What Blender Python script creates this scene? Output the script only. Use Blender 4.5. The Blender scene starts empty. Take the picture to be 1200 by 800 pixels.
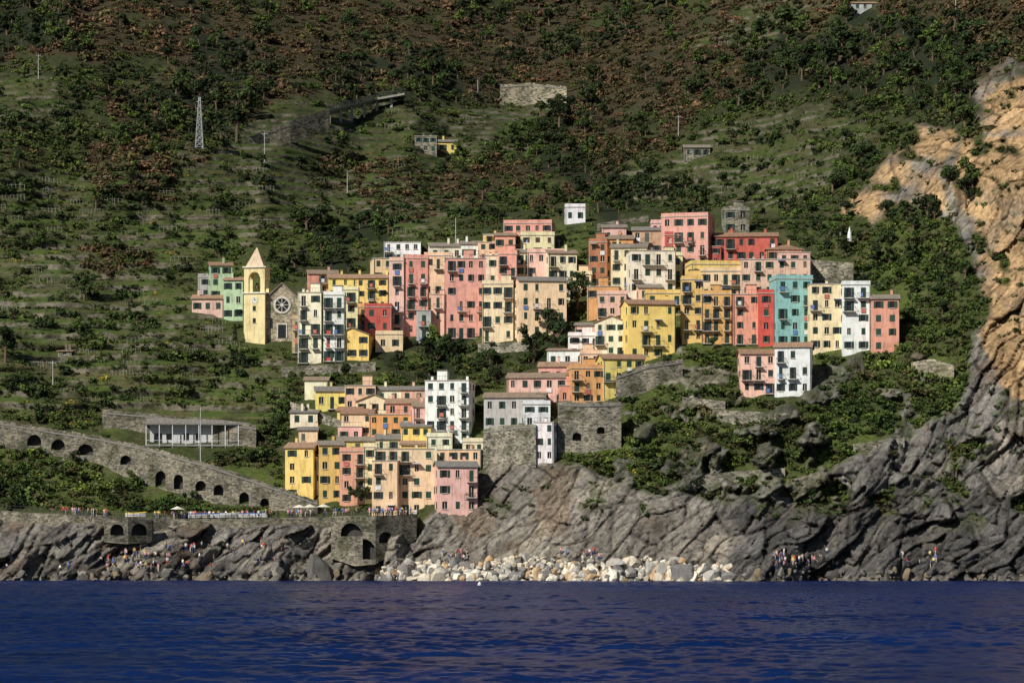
import bpy, math, random
import numpy as np
from mathutils import Vector, Matrix
random.seed(7); rng=np.random.default_rng(7)
F=3600.0; CH=5.0; HZ=650.0
scene=bpy.context.scene
# ---------------------------------------------------------------- noise
def _h(i,j,k,s):
    n=(i*73856093)^(j*19349663)^(k*83492791)^(s*2654435)
    n=(n^(n>>13))*1274126177; n=n&0x7fffffff
    n=(n^(n>>16)); return (n&0xffffff)/float(0xffffff)
def vn(x,y,z,s=0):
    x,y,z=np.broadcast_arrays(np.asarray(x,float),np.asarray(y,float),np.asarray(z,float))
    i=np.floor(x).astype(np.int64);j=np.floor(y).astype(np.int64);k=np.floor(z).astype(np.int64)
    fx=x-i;fy=y-j;fz=z-k
    fx=fx*fx*(3-2*fx);fy=fy*fy*(3-2*fy);fz=fz*fz*(3-2*fz)
    r=0
    for a in (0,1):
        for b in (0,1):
            for c in (0,1):
                w=(fx if a else 1-fx)*(fy if b else 1-fy)*(fz if c else 1-fz)
                r=r+w*_h(i+a,j+b,k+c,s)
    return r*2-1
def fbm(x,y,z,o=4,s=0,g=0.5):
    r=0;a=1;t=0
    for q in range(o):
        r=r+a*vn(x*2**q,y*2**q,z*2**q,s+q*11);t+=a;a*=g
    return r/t
def ridg(x,y,z,o=4,s=0):
    r=0;a=1;t=0
    for q in range(o):
        r=r+a*(1-2*np.abs(vn(x*2**q,y*2**q,z*2**q,s+q*7)));t+=a;a*=0.5
    return r/t
def sm(a,b,x):
    t=np.clip((x-a)/(b-a),0,1);return t*t*(3-2*t)
def facets(x,y,s,slope=.6):
    """angular blocks: per-cell height + tilted plane. returns (height, edge distance, cell random)"""
    i=np.floor(x).astype(np.int64);j=np.floor(y).astype(np.int64)
    f1=np.full(x.shape,9.);f2=np.full(x.shape,9.);h=np.zeros(x.shape);cr=np.zeros(x.shape)
    for a in(-1,0,1):
        for b in(-1,0,1):
            ci=i+a;cj=j+b
            dx=x-(ci+_h(ci,cj,1,s));dy=y-(cj+_h(ci,cj,2,s));d=dx*dx+dy*dy
            hh=_h(ci,cj,3,s)*1.0+((_h(ci,cj,4,s)-.5)*dx+(_h(ci,cj,5,s)-.5)*dy)*2*slope
            c=_h(ci,cj,6,s);m=d<f1
            f2=np.where(m,f1,np.minimum(f2,d));h=np.where(m,hh,h);cr=np.where(m,c,cr);f1=np.where(m,d,f1)
    return h,np.sqrt(f2)-np.sqrt(f1),cr
# ---------------------------------------------------------------- terrain layout
cols={
 -300:[(720,594),(680,602),(620,612),(600,622),(500,645),(400,685),(300,745),(200,810),(100,890),(0,990),(-200,1180)],
 0:[(720,594),(680,600),(620,610),(600,620),(560,632),(500,645),(400,680),(300,740),(200,800),(100,880),(0,980),(-200,1170)],
 250:[(720,596),(680,602),(625,610),(605,618),(560,632),(500,652),(400,690),(300,750),(200,820),(100,910),(0,1020),(-200,1210)],
 430:[(720,598),(680,604),(625,614),(600,622),(550,634),(500,648),(450,664),(400,688),(340,716),(290,750),(250,800),(200,860),(100,970),(0,1080),(-200,1260)],
 560:[(720,592),(680,598),(600,612),(550,624),(500,642),(450,662),(400,684),(340,710),(290,732),(262,755),(235,840),(200,890),(100,990),(0,1100),(-200,1280)],
 660:[(720,588),(680,594),(600,604),(545,613),(500,628),(450,646),(400,668),(340,700),(290,725),(258,750),(240,830),(200,890),(100,1000),(0,1110),(-200,1280)],
 780:[(720,586),(680,592),(600,602),(550,612),(500,622),(450,634),(400,652),(340,680),(290,702),(262,722),(245,800),(200,860),(100,970),(0,1090),(-200,1260)],
 900:[(720,584),(680,590),(600,600),(550,608),(500,618),(450,630),(410,646),(350,670),(300,694),(265,716),(240,770),(200,810),(100,900),(0,1020),(-200,1190)],
 1010:[(720,584),(680,590),(600,600),(550,607),(500,616),(450,626),(415,638),(350,662),(300,684),(250,712),(200,748),(100,830),(0,940),(-200,1110)],
 1130:[(720,583),(680,589),(600,597),(500,609),(400,625),(300,652),(200,690),(100,750),(0,840),(-200,1000)],
 1250:[(720,580),(680,587),(600,594),(500,604),(400,616),(300,634),(200,660),(100,700),(0,770),(-200,910)],
 1500:[(720,578),(680,584),(600,592),(500,602),(400,612),(300,626),(200,646),(100,680),(0,740),(-200,880)],
}
SX,SY=2.0,1.6
gx=np.arange(-290,1490,SX); gy=np.arange(-160,708,SY)
PX,PY=np.meshgrid(gx,gy)
ck=sorted(cols)
prof=np.array([np.interp(gy,[p[0] for p in cols[c]][::-1],[p[1] for p in cols[c]][::-1]) for c in ck])
D=np.array([np.interp(gx,ck,prof[:,r]) for r in range(len(gy))])
def blur(A,s,ax):
    n=int(s*3);k=np.exp(-0.5*(np.arange(-n,n+1)/s)**2);k/=k.sum()
    pad=[(0,0),(0,0)];pad[ax]=(n,n);B=np.pad(A,pad,mode='edge')
    return np.apply_along_axis(lambda v:np.convolve(v,k,mode='valid'),ax,B)
D=blur(blur(D,14,1),3,0)
# masks -----------------------------------------------------------
def inpoly(px,py,poly):
    r=np.zeros(px.shape,bool);n=len(poly);j=n-1
    for i in range(n):
        xi,yi=poly[i];xj,yj=poly[j]
        c=((yi>py)!=(yj>py))
        with np.errstate(divide='ignore',invalid='ignore'):
            xx=(xj-xi)*(py-yi)/((yj-yi) if yj!=yi else 1e-9)+xi
        r^=(c&(px<xx));j=i
    return r
WXn=fbm(PX/40,PY/40,0.5,5,3)*26; WYn=fbm(PX/40,PY/40,9.5,5,5)*26
def region(*polys,w=1.0,bl=1.2):
    m=np.zeros(PX.shape,bool)
    for p in polys: m|=inpoly(PX+WXn*w,PY+WYn*w,p)
    return blur(blur(m.astype(float),bl,0),bl,1)
rockA=region([(-400,600),(60,602),(130,608),(380,614),(470,606),(480,740),(-400,740)],w=.4)
rockB=region([(465,740),(465,645),(520,592),(560,545),(600,530),(680,548),(760,572),(860,592),(940,575),(1000,535),(1060,510),(1120,470),(1150,420),(1500,400),(1500,740)],w=.8)
rockC=region([(985,240),(1040,190),(1080,140),(1110,150),(1150,170),(1145,100),(1190,70),(1500,60),(1500,600),(1140,560),(1140,420),(1150,330),(1115,260),(1080,225),(1020,262)],w=1.0)
rockD=region([(765,400),(860,410),(960,430),(1070,410),(1120,430),(1060,520),(960,580),(860,600),(700,560),(720,500),(740,450)],w=1.)
n1=fbm(PX/28,PY/22,3.3,4,21)
rockC=rockC*sm(-0.36,-0.16,n1+.10*sm(1130,1180,PX)); rockD=rockD*sm(-0.04,0.20,n1)*.9
rockB=rockB*(1-sm(0.14,0.28,n1)*sm(640,570,PY)*(sm(860,960,PX)*.85+.1))
rock=np.clip(np.maximum.reduce([rockA,rockB,rockC,rockD]),0,1)
ochre=region([(1115,160),(1210,150),(1500,150),(1500,470),(1180,470),(1145,380),(1145,280)],[(970,260),(1050,150),(1110,140),(1110,240),(1020,285)],[(1140,100),(1300,60),(1300,140),(1140,150)],w=1.0)
slabz=region([(470,660),(520,592),(560,540),(620,520),(700,545),(780,580),(860,610),(830,660),(600,690)],w=.5,bl=6)
darkr=region([(860,600),(960,590),(1080,570),(1200,580),(1500,580),(1500,690),(850,690)],w=1.,bl=3)
terr=region([(-400,195),(90,200),(200,185),(330,205),(345,270),(240,300),(230,345),(290,400),(330,420),(340,480),(300,500),(120,480),(-400,490)],
            [(200,180),(330,120),(520,118),(560,160),(500,200),(560,240),(500,275),(330,240)],
            [(520,125),(650,120),(640,170),(540,175)],
            [(690,235),(740,190),(850,150),(960,120),(1030,150),(990,215),(880,250),(800,245)],
            [(-400,60),(60,95),(95,150),(-400,165)],[(790,50),(960,-20),(1050,-20),(900,60)],w=.9)*(1-rock)
brown=region([(-400,-250),(1600,-250),(1600,60),(1130,95),(1000,90),(860,120),(800,150),(700,235),(560,245),(520,200),(560,180),(650,170),(660,120),(560,110),(500,90),(330,125),(250,180),(140,160),(90,70),(-400,70)],
             [(90,180),(210,175),(200,230),(120,240)],[(380,180),(520,190),(560,250),(470,255),(370,225)],[(90,285),(180,290),(175,325),(90,320)],w=1.5)
n2=fbm(PX/34,PY/24,5.3,5,25)
brown=brown*sm(-.38,-.14,n2)
forest=region([(330,262),(440,262),(540,270),(520,300),(430,310),(330,315)],[(230,20),(300,60),(290,140),(200,170),(180,110)],
              [(860,50),(1000,10),(1150,30),(1200,90),(1130,130),(1000,110),(880,115)],[(600,150),(660,120),(700,200),(640,215)],[(430,400),(620,385),(690,365),(690,405),(640,430),(560,455),(440,440)],[(690,230),(840,215),(840,255),(700,262)],
              [(380,60),(520,70),(560,110),(400,110)],[(-100,0),(60,10),(90,60),(-100,60)],w=1.6)*sm(-.3,-.05,fbm(PX/22,PY/18,2.3,4,27))
# relief -------------------------------------------------------------
X0=(PX-600)/F*D; Z0=CH+(HZ-PY)/F*D
hill=sm(330,150,PY)
D+=hill*(ridg(PX/230+PY/900,PY/420,1.7,3,41)*-34+fbm(PX/70,PY/80,2.2,4,43)*13)
D+=sm(560,420,PY)*(1-hill)*sm(350,200,PX)*fbm(PX/70,PY/60,4.2,3,44)*7
a=math.radians(48)
wx=fbm(X0/26,Z0/22,3.,4,48)*9
U=X0*math.cos(a)+Z0*math.sin(a)+wx;V=-X0*math.sin(a)+Z0*math.cos(a)+wx*.7
vill=sm(480,440,PY)*sm(1090,1050,PX)
left=sm(480,420,PX)
amp=(1-.72*vill)*(1-.62*slabz)*(.6+.65*sm(-.3,.3,fbm(X0/28,Z0/20,7.,3,49)))
big=ridg(U/40,V/15,D/60,2,51)*3.0+ridg(X0/20,Z0/40,3.,3,53)*4.2*(1-.5*left)
f1,e1,c1_=facets(U/12,V/4.4,301,.9)
f2,e2,c2_=facets(U/4.6+3,V/1.6,305,.8)
f3,e3,c3_=facets(X0/1.9,Z0/1.5,309,.8)
D+=-rock*(amp*(big+f1*2.8+f2*1.2)+ (1-.5*vill)*(f3*.45+fbm(X0/1.6,Z0/1.3,2.,3,59,.6)*.3))
D+=rock*(1-.6*vill)*(sm(.14,0,e1)*.8*(1-.4*slabz)+sm(.12,0,e2)*.35)
D+=sm(640,680,PY)*fbm(X0/9,3.3,1.,4,71)*5
D+=(1-rock)*(1-.6*terr)*(fbm(X0/3,Z0/2.5,D/3,4,61)*0.9)
# terraces
Z1=CH+(HZ-PY)/F*D
step=2.9
ph=Z1/step+fbm(X0/55,D/80,2.,3,81)*1.3+(PX*.0016)
p=ph-np.floor(ph)
lvl=np.floor(ph)
dl=5.0
gp=np.clip((p-0.52)/0.48,0,1)
D+=terr*dl*(gp-p)
brk=fbm(X0/9,lvl*7.3,1.,3,85)
riser=terr*sm(0.02,0.07,p)*sm(0.53,0.48,p)*sm(-.30,.02,brk)
foot_shade=terr*sm(.84,.97,p)
X=(PX-600)/F*D; Z=CH+(HZ-PY)/F*D
def Dat(px,py):
    i=np.clip((np.asarray(px,float)-gx[0])/SX,0,len(gx)-1.001);j=np.clip((np.asarray(py,float)-gy[0])/SY,0,len(gy)-1.001)
    i0=i.astype(int);j0=j.astype(int);fi=i-i0;fj=j-j0
    return D[j0,i0]*(1-fi)*(1-fj)+D[j0,i0+1]*fi*(1-fj)+D[j0+1,i0]*(1-fi)*fj+D[j0+1,i0+1]*fi*fj
def Mat_at(A,px,py):
    i=np.clip(((np.asarray(px)-gx[0])/SX).round().astype(int),0,len(gx)-1);j=np.clip(((np.asarray(py)-gy[0])/SY).round().astype(int),0,len(gy)-1)
    return A[j,i]
def W3(px,py,d=None):
    if d is None:d=float(Dat(px,py))
    return Vector(((px-600)/F*d,d,CH+(HZ-py)/F*d))
# colours ------------------------------------------------------------
def C(*c):return np.array(c)
def full(*c):return np.broadcast_to(C(*c),PX.shape+(3,)).copy()
def mix(A,B,m):return A*(1-m[...,None])+B*m[...,None]
g1=fbm(PX/55,PY/35,1.5,5,91);g2=fbm(PX/9,PY/7,1.5,4,93);g3=fbm(PX/30,PY/5,4.5,4,94)
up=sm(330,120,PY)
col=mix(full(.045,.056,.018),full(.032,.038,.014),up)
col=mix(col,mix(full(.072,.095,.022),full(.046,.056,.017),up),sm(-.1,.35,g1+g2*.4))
col=mix(col,C(.088,.068,.040),sm(.0,.5,g2+g3*.4)*.65)
col=mix(col,mix(full(.056,.040,.023),full(.036,.034,.017),sm(-.2,.3,g2)),brown*.9)
col=mix(col,C(.015,.021,.009),forest*.85)
tcl=mix(mix(full(.066,.098,.021),full(.105,.095,.042),sm(-.2,.3,g3)),full(.036,.046,.016),sm(-.15,.35,g1+.4*g2)*.75)
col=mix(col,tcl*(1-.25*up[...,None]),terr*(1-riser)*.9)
col=mix(col,C(.018,.026,.010),foot_shade*.85*sm(-.3,.1,g2))  # dark growth at riser feet, the wall's shade painted into its colour
wallc=mix(full(.165,.143,.108),full(.062,.065,.03),sm(-.15,.22,g2+g3*.3))
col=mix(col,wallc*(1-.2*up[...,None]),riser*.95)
rc=mix(full(.225,.208,.185),full(.105,.098,.092),sm(.0,.45,fbm(U/14,V/3,2.,5,95)))
rc=mix(rc,C(.33,.285,.225),np.clip(sm(.0,.4,fbm(U/18,V/4,5.,5,97))*.6+slabz*.35,0,1))
rc=mix(rc,C(.54,.35,.175),ochre*sm(-.6,-.15,fbm(X0/12,Z0/16,2.,5,99))*.92)
rc=mix(rc,C(.20,.125,.07),sm(.2,.5,fbm(X0/9,Z0/7,4.,5,101))*.5)
rc=mix(rc,C(.075,.07,.066),sm(645,670,PY)*sm(-.4,.1,fbm(X0/15,Z0/3,1.,4,102))*.7)
rc=mix(rc,C(.085,.082,.080),darkr*.75)
rc=mix(rc,C(.065,.075,.03),sm(.10,.33,n1+g2*.4)*.65*sm(640,580,PY)*(1-.6*ochre))
rc=rc*(.78+.4*c1_[...,None])*(.82+.34*c2_[...,None])
crk=(1-.62*sm(.10,.0,e1))*(1-.45*sm(.10,.0,e2));rc=rc*crk[...,None]
col=mix(col,rc,rock)
col=mix(col,C(.30,.26,.20),sm(1.2,.45,Z)*sm(-.3,.1,Z)*rock*.45)
print('grid',PX.shape)
# ---------------------------------------------------------------- helpers for nodes
def newmat(name):
    m=bpy.data.materials.new(name);m.use_nodes=True;nt=m.node_tree
    return m,nt,nt.nodes['Principled BSDF']
def setspec(b,v):
    b.inputs['Specular IOR Level'].default_value=v
def N(nt,t,**k):
    n=nt.nodes.new(t)
    for a,b in k.items():
        if a in n.inputs: n.inputs[a].default_value=b
        else: setattr(n,a,b)
    return n
def ramp(nt,pts):
    r=nt.nodes.new('ShaderNodeValToRGB');e=r.color_ramp.elements
    e[0].position=pts[0][0];e[0].color=tuple(pts[0][1])+(1,)
    e[1].position=pts[-1][0];e[1].color=tuple(pts[-1][1])+(1,)
    for q in pts[1:-1]:
        x=e.new(q[0]);x.color=tuple(q[1])+(1,)
    return r
def mul(nt,a,b,fac=1.0,mode='MULTIPLY'):
    m=nt.nodes.new('ShaderNodeMix');m.data_type='RGBA';m.blend_type=mode;m.inputs[0].default_value=fac
    nt.links.new(a,m.inputs[6]);nt.links.new(b,m.inputs[7]);return m.outputs[2]
def gridmesh(name,X,Y,Z,flip=False):
    ny,nx=X.shape;me=bpy.data.meshes.new(name)
    co=np.stack([X,Y,Z],-1).reshape(-1,3);idx=np.arange(ny*nx).reshape(ny,nx)
    q=np.stack([idx[1:,:-1],idx[1:,1:],idx[:-1,1:],idx[:-1,:-1]],-1).reshape(-1,4)
    if flip:q=q[:,::-1]
    me.vertices.add(len(co));me.vertices.foreach_set('co',co.ravel())
    me.loops.add(q.size);me.loops.foreach_set('vertex_index',np.ascontiguousarray(q).ravel().astype(np.int32))
    me.polygons.add(len(q));me.polygons.foreach_set('loop_start',np.arange(0,q.size,4,dtype=np.int32));me.polygons.foreach_set('loop_total',np.full(len(q),4,dtype=np.int32))
    me.update(calc_edges=True);return me
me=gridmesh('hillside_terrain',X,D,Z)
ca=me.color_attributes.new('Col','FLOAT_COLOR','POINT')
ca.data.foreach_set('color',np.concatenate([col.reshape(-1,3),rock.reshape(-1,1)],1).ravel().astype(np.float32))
terrain=bpy.data.objects.new('hillside_terrain',me);scene.collection.objects.link(terrain)
m,nt,b=newmat('terrain')
at=N(nt,'ShaderNodeAttribute',attribute_name='Col')
tc=N(nt,'ShaderNodeNewGeometry')
nA=N(nt,'ShaderNodeTexNoise',Scale=1.1,Detail=8.0,Roughness=0.7);nt.links.new(tc.outputs['Position'],nA.inputs['Vector'])
rA=ramp(nt,[(.3,(.45,.45,.45)),(.5,(.95,.95,.95)),(.72,(1.55,1.5,1.45))]);nt.links.new(nA.outputs[0],rA.inputs[0])
c1=mul(nt,at.outputs['Color'],rA.outputs[0])
nw=N(nt,'ShaderNodeTexNoise',Scale=0.12,Detail=4.0)
nt.links.new(tc.outputs['Position'],nw.inputs['Vector'])
va=N(nt,'ShaderNodeVectorMath',operation='MULTIPLY_ADD');va.inputs[1].default_value=(6,6,6)
nt.links.new(nw.outputs[1],va.inputs[0]);nt.links.new(tc.outputs['Position'],va.inputs[2])
mp=N(nt,'ShaderNodeMapping');mp.inputs['Rotation'].default_value=(0,math.radians(48),0);nt.links.new(va.outputs[0],mp.inputs['Vector'])
mp2=N(nt,'ShaderNodeMapping');mp2.inputs['Scale'].default_value=(.10,.3,1.3);nt.links.new(mp.outputs[0],mp2.inputs['Vector'])
ns=N(nt,'ShaderNodeTexNoise',Scale=1.0,Detail=7.0,Roughness=.75);nt.links.new(mp2.outputs[0],ns.inputs['Vector'])
rV=ramp(nt,[(.36,(.42,.41,.40)),(.45,(.9,.9,.9)),(.55,(1.02,1.02,1.02)),(.68,(1.35,1.32,1.28))]);nt.links.new(ns.outputs[0],rV.inputs[0])
mv=nt.nodes.new('ShaderNodeMix');mv.data_type='RGBA';mv.blend_type='MULTIPLY'
nt.links.new(at.outputs['Alpha'],mv.inputs[0]);nt.links.new(c1,mv.inputs[6]);nt.links.new(rV.outputs[0],mv.inputs[7])
nt.links.new(mv.outputs[2],b.inputs['Base Color'])
bp=N(nt,'ShaderNodeBump',Strength=.7,Distance=.45);nt.links.new(nA.outputs[0],bp.inputs['Height'])
bq=N(nt,'ShaderNodeBump',Distance=.6);nt.links.new(ns.outputs[0],bq.inputs['Height']);nt.links.new(at.outputs['Alpha'],bq.inputs['Strength']);nt.links.new(bp.outputs[0],bq.inputs['Normal'])
nt.links.new(bq.outputs[0],b.inputs['Normal'])
b.inputs['Roughness'].default_value=.95;setspec(b,.15)
me.materials.append(m)
# ---------------------------------------------------------------- generic materials
_mc={}
def stucco(c,kind='stucco'):
    key=(kind,)+tuple(round(x,3) for x in c)
    if key in _mc:return _mc[key]
    m,nt,b=newmat(kind)
    g=N(nt,'ShaderNodeNewGeometry')
    base=N(nt,'ShaderNodeRGB');base.outputs[0].default_value=tuple(c)+(1,)
    n=N(nt,'ShaderNodeTexNoise',Scale=.55,Detail=6.0,Roughness=.65);nt.links.new(g.outputs['Position'],n.inputs['Vector'])
    r=ramp(nt,[(.25,(.66,.64,.62)),(.5,(1,.99,.98)),(.75,(1.1,1.1,1.1))]);nt.links.new(n.outputs[0],r.inputs[0])
    mp=N(nt,'ShaderNodeMapping');mp.inputs['Scale'].default_value=(2.2,2.2,.22);nt.links.new(g.outputs['Position'],mp.inputs['Vector'])
    n2=N(nt,'ShaderNodeTexNoise',Scale=1.0,Detail=5.0,Roughness=.6);nt.links.new(mp.outputs[0],n2.inputs['Vector'])
    r2=ramp(nt,[(.32,(.60,.58,.55)),(.5,(1,1,1)),(1,(1.04,1.04,1.04))]);nt.links.new(n2.outputs[0],r2.inputs[0])
    o=mul(nt,mul(nt,base.outputs[0],r.outputs[0]),r2.outputs[0],.75)
    nt.links.new(o,b.inputs['Base Color']);b.inputs['Roughness'].default_value=.92;setspec(b,.2)
    bp=N(nt,'ShaderNodeBump',Strength=.3,Distance=.05);nt.links.new(n.outputs[0],bp.inputs['Height']);nt.links.new(bp.outputs[0],b.inputs['Normal'])
    _mc[key]=m;return m
def plain(name,c,rough=.8,spec=.3,metal=0):
    key=('p',name)+tuple(c)
    if key in _mc:return _mc[key]
    m,nt,b=newmat(name);g=N(nt,'ShaderNodeNewGeometry')
    base=N(nt,'ShaderNodeRGB');base.outputs[0].default_value=tuple(c)+(1,)
    n=N(nt,'ShaderNodeTexNoise',Scale=2.0,Detail=4.0);nt.links.new(g.outputs['Position'],n.inputs['Vector'])
    r=ramp(nt,[(.3,(.7,.7,.7)),(.7,(1.15,1.15,1.15))]);nt.links.new(n.outputs[0],r.inputs[0])
    nt.links.new(mul(nt,base.outputs[0],r.outputs[0]),b.inputs['Base Color'])
    b.inputs['Roughness'].default_value=rough;setspec(b,spec);b.inputs['Metallic'].default_value=metal
    _mc[key]=m;return m
def stone(name='stone',c=(.25,.23,.19),dark=(.09,.08,.07)):
    key=('s',name)+tuple(c)
    if key in _mc:return _mc[key]
    m,nt,b=newmat(name);g=N(nt,'ShaderNodeNewGeometry')
    mp=N(nt,'ShaderNodeMapping');mp.inputs['Scale'].default_value=(1,1,1.8);nt.links.new(g.outputs['Position'],mp.inputs['Vector'])
    v=N(nt,'ShaderNodeTexVoronoi',Scale=1.7);nt.links.new(mp.outputs[0],v.inputs['Vector'])
    v2=N(nt,'ShaderNodeTexVoronoi',feature='DISTANCE_TO_EDGE',Scale=1.7);nt.links.new(mp.outputs[0],v2.inputs['Vector'])
    sp=N(nt,'ShaderNodeSeparateColor');nt.links.new(v.outputs['Color'],sp.inputs[0])
    r=ramp(nt,[(0,dark),(.45,c),(1,tuple(min(1,x*1.5) for x in c))]);nt.links.new(sp.outputs[0],r.inputs[0])
    r2=ramp(nt,[(0,(.4,.4,.4)),(.09,(1,1,1))]);nt.links.new(v2.outputs[0],r2.inputs[0])
    n=N(nt,'ShaderNodeTexNoise',Scale=.25,Detail=7.0,Roughness=.65);nt.links.new(g.outputs['Position'],n.inputs['Vector'])
    r3=ramp(nt,[(.35,(.34,.37,.26)),(.5,(.85,.85,.8)),(.65,(1.25,1.2,1.1))]);nt.links.new(n.outputs[0],r3.inputs[0])
    nt.links.new(mul(nt,mul(nt,r.outputs[0],r2.outputs[0],.8),r3.outputs[0]),b.inputs['Base Color'])
    bp=N(nt,'ShaderNodeBump',Strength=.6,Distance=.12);nt.links.new(v2.outputs[0],bp.inputs['Height']);nt.links.new(bp.outputs[0],b.inputs['Normal'])
    b.inputs['Roughness'].default_value=.95;setspec(b,.15);_mc[key]=m;return m
def roofmat(c):
    key=('r',)+tuple(c)
    if key in _mc:return _mc[key]
    m,nt,b=newmat('roof_tiles');g=N(nt,'ShaderNodeTexCoord')
    mp=N(nt,'ShaderNodeMapping');nt.links.new(g.outputs['Object'],mp.inputs['Vector'])
    w=N(nt,'ShaderNodeTexWave',wave_type='BANDS',bands_direction='X',Scale=1.1,Distortion=.6);nt.links.new(mp.outputs[0],w.inputs['Vector'])
    r=ramp(nt,[(0,tuple(x*.5 for x in c)),(.5,c)]);nt.links.new(w.outputs[1],r.inputs[0])
    n=N(nt,'ShaderNodeTexNoise',Scale=1.2,Detail=5.0,Roughness=.7);nt.links.new(g.outputs['Object'],n.inputs['Vector'])
    r3=ramp(nt,[(.3,(.6,.62,.62)),(.7,(1.25,1.2,1.1))]);nt.links.new(n.outputs[0],r3.inputs[0])
    nt.links.new(mul(nt,r.outputs[0],r3.outputs[0]),b.inputs['Base Color']);b.inputs['Roughness'].default_value=.9;setspec(b,.2)
    _mc[key]=m;return m
GLASS=plain('window_glass',(.018,.02,.024),.15,.5)
RAIL=plain('iron_rail',(.045,.045,.045),.6,.4)
SLAB=plain('balcony_slab',(.42,.39,.34))
TRIM=plain('stone_trim',(.62,.58,.5))
STONE=stone()
WOOD=plain('timber',(.14,.09,.055))
CONC=plain('concrete',(.22,.205,.18))
SHUT=[plain('shutter',c,.6) for c in [(.02,.05,.035),(.025,.065,.042),(.018,.04,.035),(.07,.05,.035),(.09,.11,.09)]]
ROOFC=[(.36,.22,.15),(.33,.25,.19),(.42,.27,.19),(.30,.26,.22),(.25,.235,.22)]
# ---------------------------------------------------------------- mesh buffer
class Buf:
    def __init__(s):s.v=[];s.f=[];s.m=[]
    def poly(s,pts,m=0):
        n=len(s.v);s.v+= [tuple(p) for p in pts];s.f.append(tuple(range(n,n+len(pts))));s.m.append(m)
    def hexa(s,b4,t4,m=0):
        n=len(s.v);s.v+=[tuple(p) for p in list(b4)+list(t4)]
        for f in ((3,2,1,0),(4,5,6,7),(0,1,5,4),(1,2,6,5),(2,3,7,6),(3,0,4,7)):
            s.f.append(tuple(n+i for i in f));s.m.append(m)
    def box(s,x0,x1,y0,y1,z0,z1,m=0):
        s.hexa([(x0,y0,z0),(x1,y0,z0),(x1,y1,z0),(x0,y1,z0)],[(x0,y0,z1),(x1,y0,z1),(x1,y1,z1),(x0,y1,z1)],m)
    def beam(s,a,b,r,m=0):
        a=Vector(a);b=Vector(b);d=(b-a).normalized();u=d.orthogonal().normalized()*r;w=d.cross(u).normalized()*r
        s.hexa([a+u+w,a-u+w,a-u-w,a+u-w],[b+u+w,b-u+w,b-u-w,b+u-w],m)
    def cone(s,a,b,r0,r1,m=0,n=8):
        a=Vector(a);b=Vector(b);d=(b-a).normalized();u=d.orthogonal().normalized();w=d.cross(u).normalized()
        k=len(s.v)
        for c,r in ((a,r0),(b,r1)):
            for i in range(n):
                t=2*math.pi*i/n;s.v.append(tuple(c+u*math.cos(t)*r+w*math.sin(t)*r))
        for i in range(n):
            j=(i+1)%n;s.f.append((k+i,k+j,k+n+j,k+n+i));s.m.append(m)
        s.f.append(tuple(k+i for i in range(n))[::-1]);s.m.append(m);s.f.append(tuple(k+n+i for i in range(n)));s.m.append(m)
    def obj(s,name,mats,parent=None,loc=None,rz=0,link=True):
        me=bpy.data.meshes.new(name);me.from_pydata(s.v,[],s.f)
        for mm in mats:me.materials.append(mm)
        me.polygons.foreach_set('material_index',s.m);me.update()
        o=bpy.data.objects.new(name,me)
        if link:scene.collection.objects.link(o)
        if parent:o.parent=parent
        if loc is not None:o.location=loc;o.rotation_euler=(0,0,rz)
        return o
def panel(B,G,O,Uv,Nv,W,z0,H,wins,wallm=0):
    O=Vector(O);Uv=Vector(Uv);Nv=Vector(Nv)
    P=lambda u,v,n=0:O+Uv*u+Vector((0,0,v))+Nv*n
    us=sorted(set([0,W]+[w[0] for w in wins]+[w[1] for w in wins]))
    vs=sorted(set([z0,H]+[w[2] for w in wins]+[w[3] for w in wins]))
    for j in range(len(vs)-1):
        run=None
        for i in range(len(us)-1):
            uc=(us[i]+us[i+1])/2;vc=(vs[j]+vs[j+1])/2
            hole=any(w[0]<uc<w[1] and w[2]<vc<w[3] for w in wins)
            if hole:
                if run is not None:
                    B.poly([P(run,vs[j]),P(us[i],vs[j]),P(us[i],vs[j+1]),P(run,vs[j+1])],wallm);run=None
            elif run is None:run=us[i]
        if run is not None:B.poly([P(run,vs[j]),P(W,vs[j]),P(W,vs[j+1]),P(run,vs[j+1])],wallm)
    r=-.28
    for (a,b_,c,d) in wins:
        B.poly([P(a,c),P(b_,c),P(b_,c,r),P(a,c,r)],wallm);B.poly([P(a,d,r),P(b_,d,r),P(b_,d),P(a,d)],wallm)
        B.poly([P(a,c),P(a,c,r),P(a,d,r),P(a,d)],wallm);B.poly([P(b_,c,r),P(b_,c),P(b_,d),P(b_,d,r)],wallm)
        G.poly([P(a,c,r),P(b_,c,r),P(b_,d,r),P(a,d,r)],0)
def obox(B,O,Uv,Nv,u0,u1,n0,n1,v0,v1,m):
    O=Vector(O);Uv=Vector(Uv);Nv=Vector(Nv);P=lambda u,v,n:O+Uv*u+Vector((0,0,v))+Nv*n
    B.hexa([P(u0,v0,n1),P(u1,v0,n1),P(u1,v0,n0),P(u0,v0,n0)],[P(u0,v1,n1),P(u1,v1,n1),P(u1,v1,n0),P(u0,v1,n0)],m)
COL=dict(yellow=(.82,.62,.20),cream=(.80,.70,.44),pink=(.76,.37,.31),salmon=(.72,.35,.25),crimson=(.54,.12,.10),orange=(.70,.37,.15),teal=(.28,.50,.52),white=(.84,.83,.80),
 peach=(.82,.58,.38),grey=(.44,.44,.42),green=(.47,.59,.40),tan=(.55,.38,.25),brick=(.45,.19,.11),red=(.58,.10,.08),ochre=(.79,.56,.19),rose=(.78,.48,.40),ivory=(.82,.75,.56),stone=(.3,.27,.23))
RECTS=[]
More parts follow.
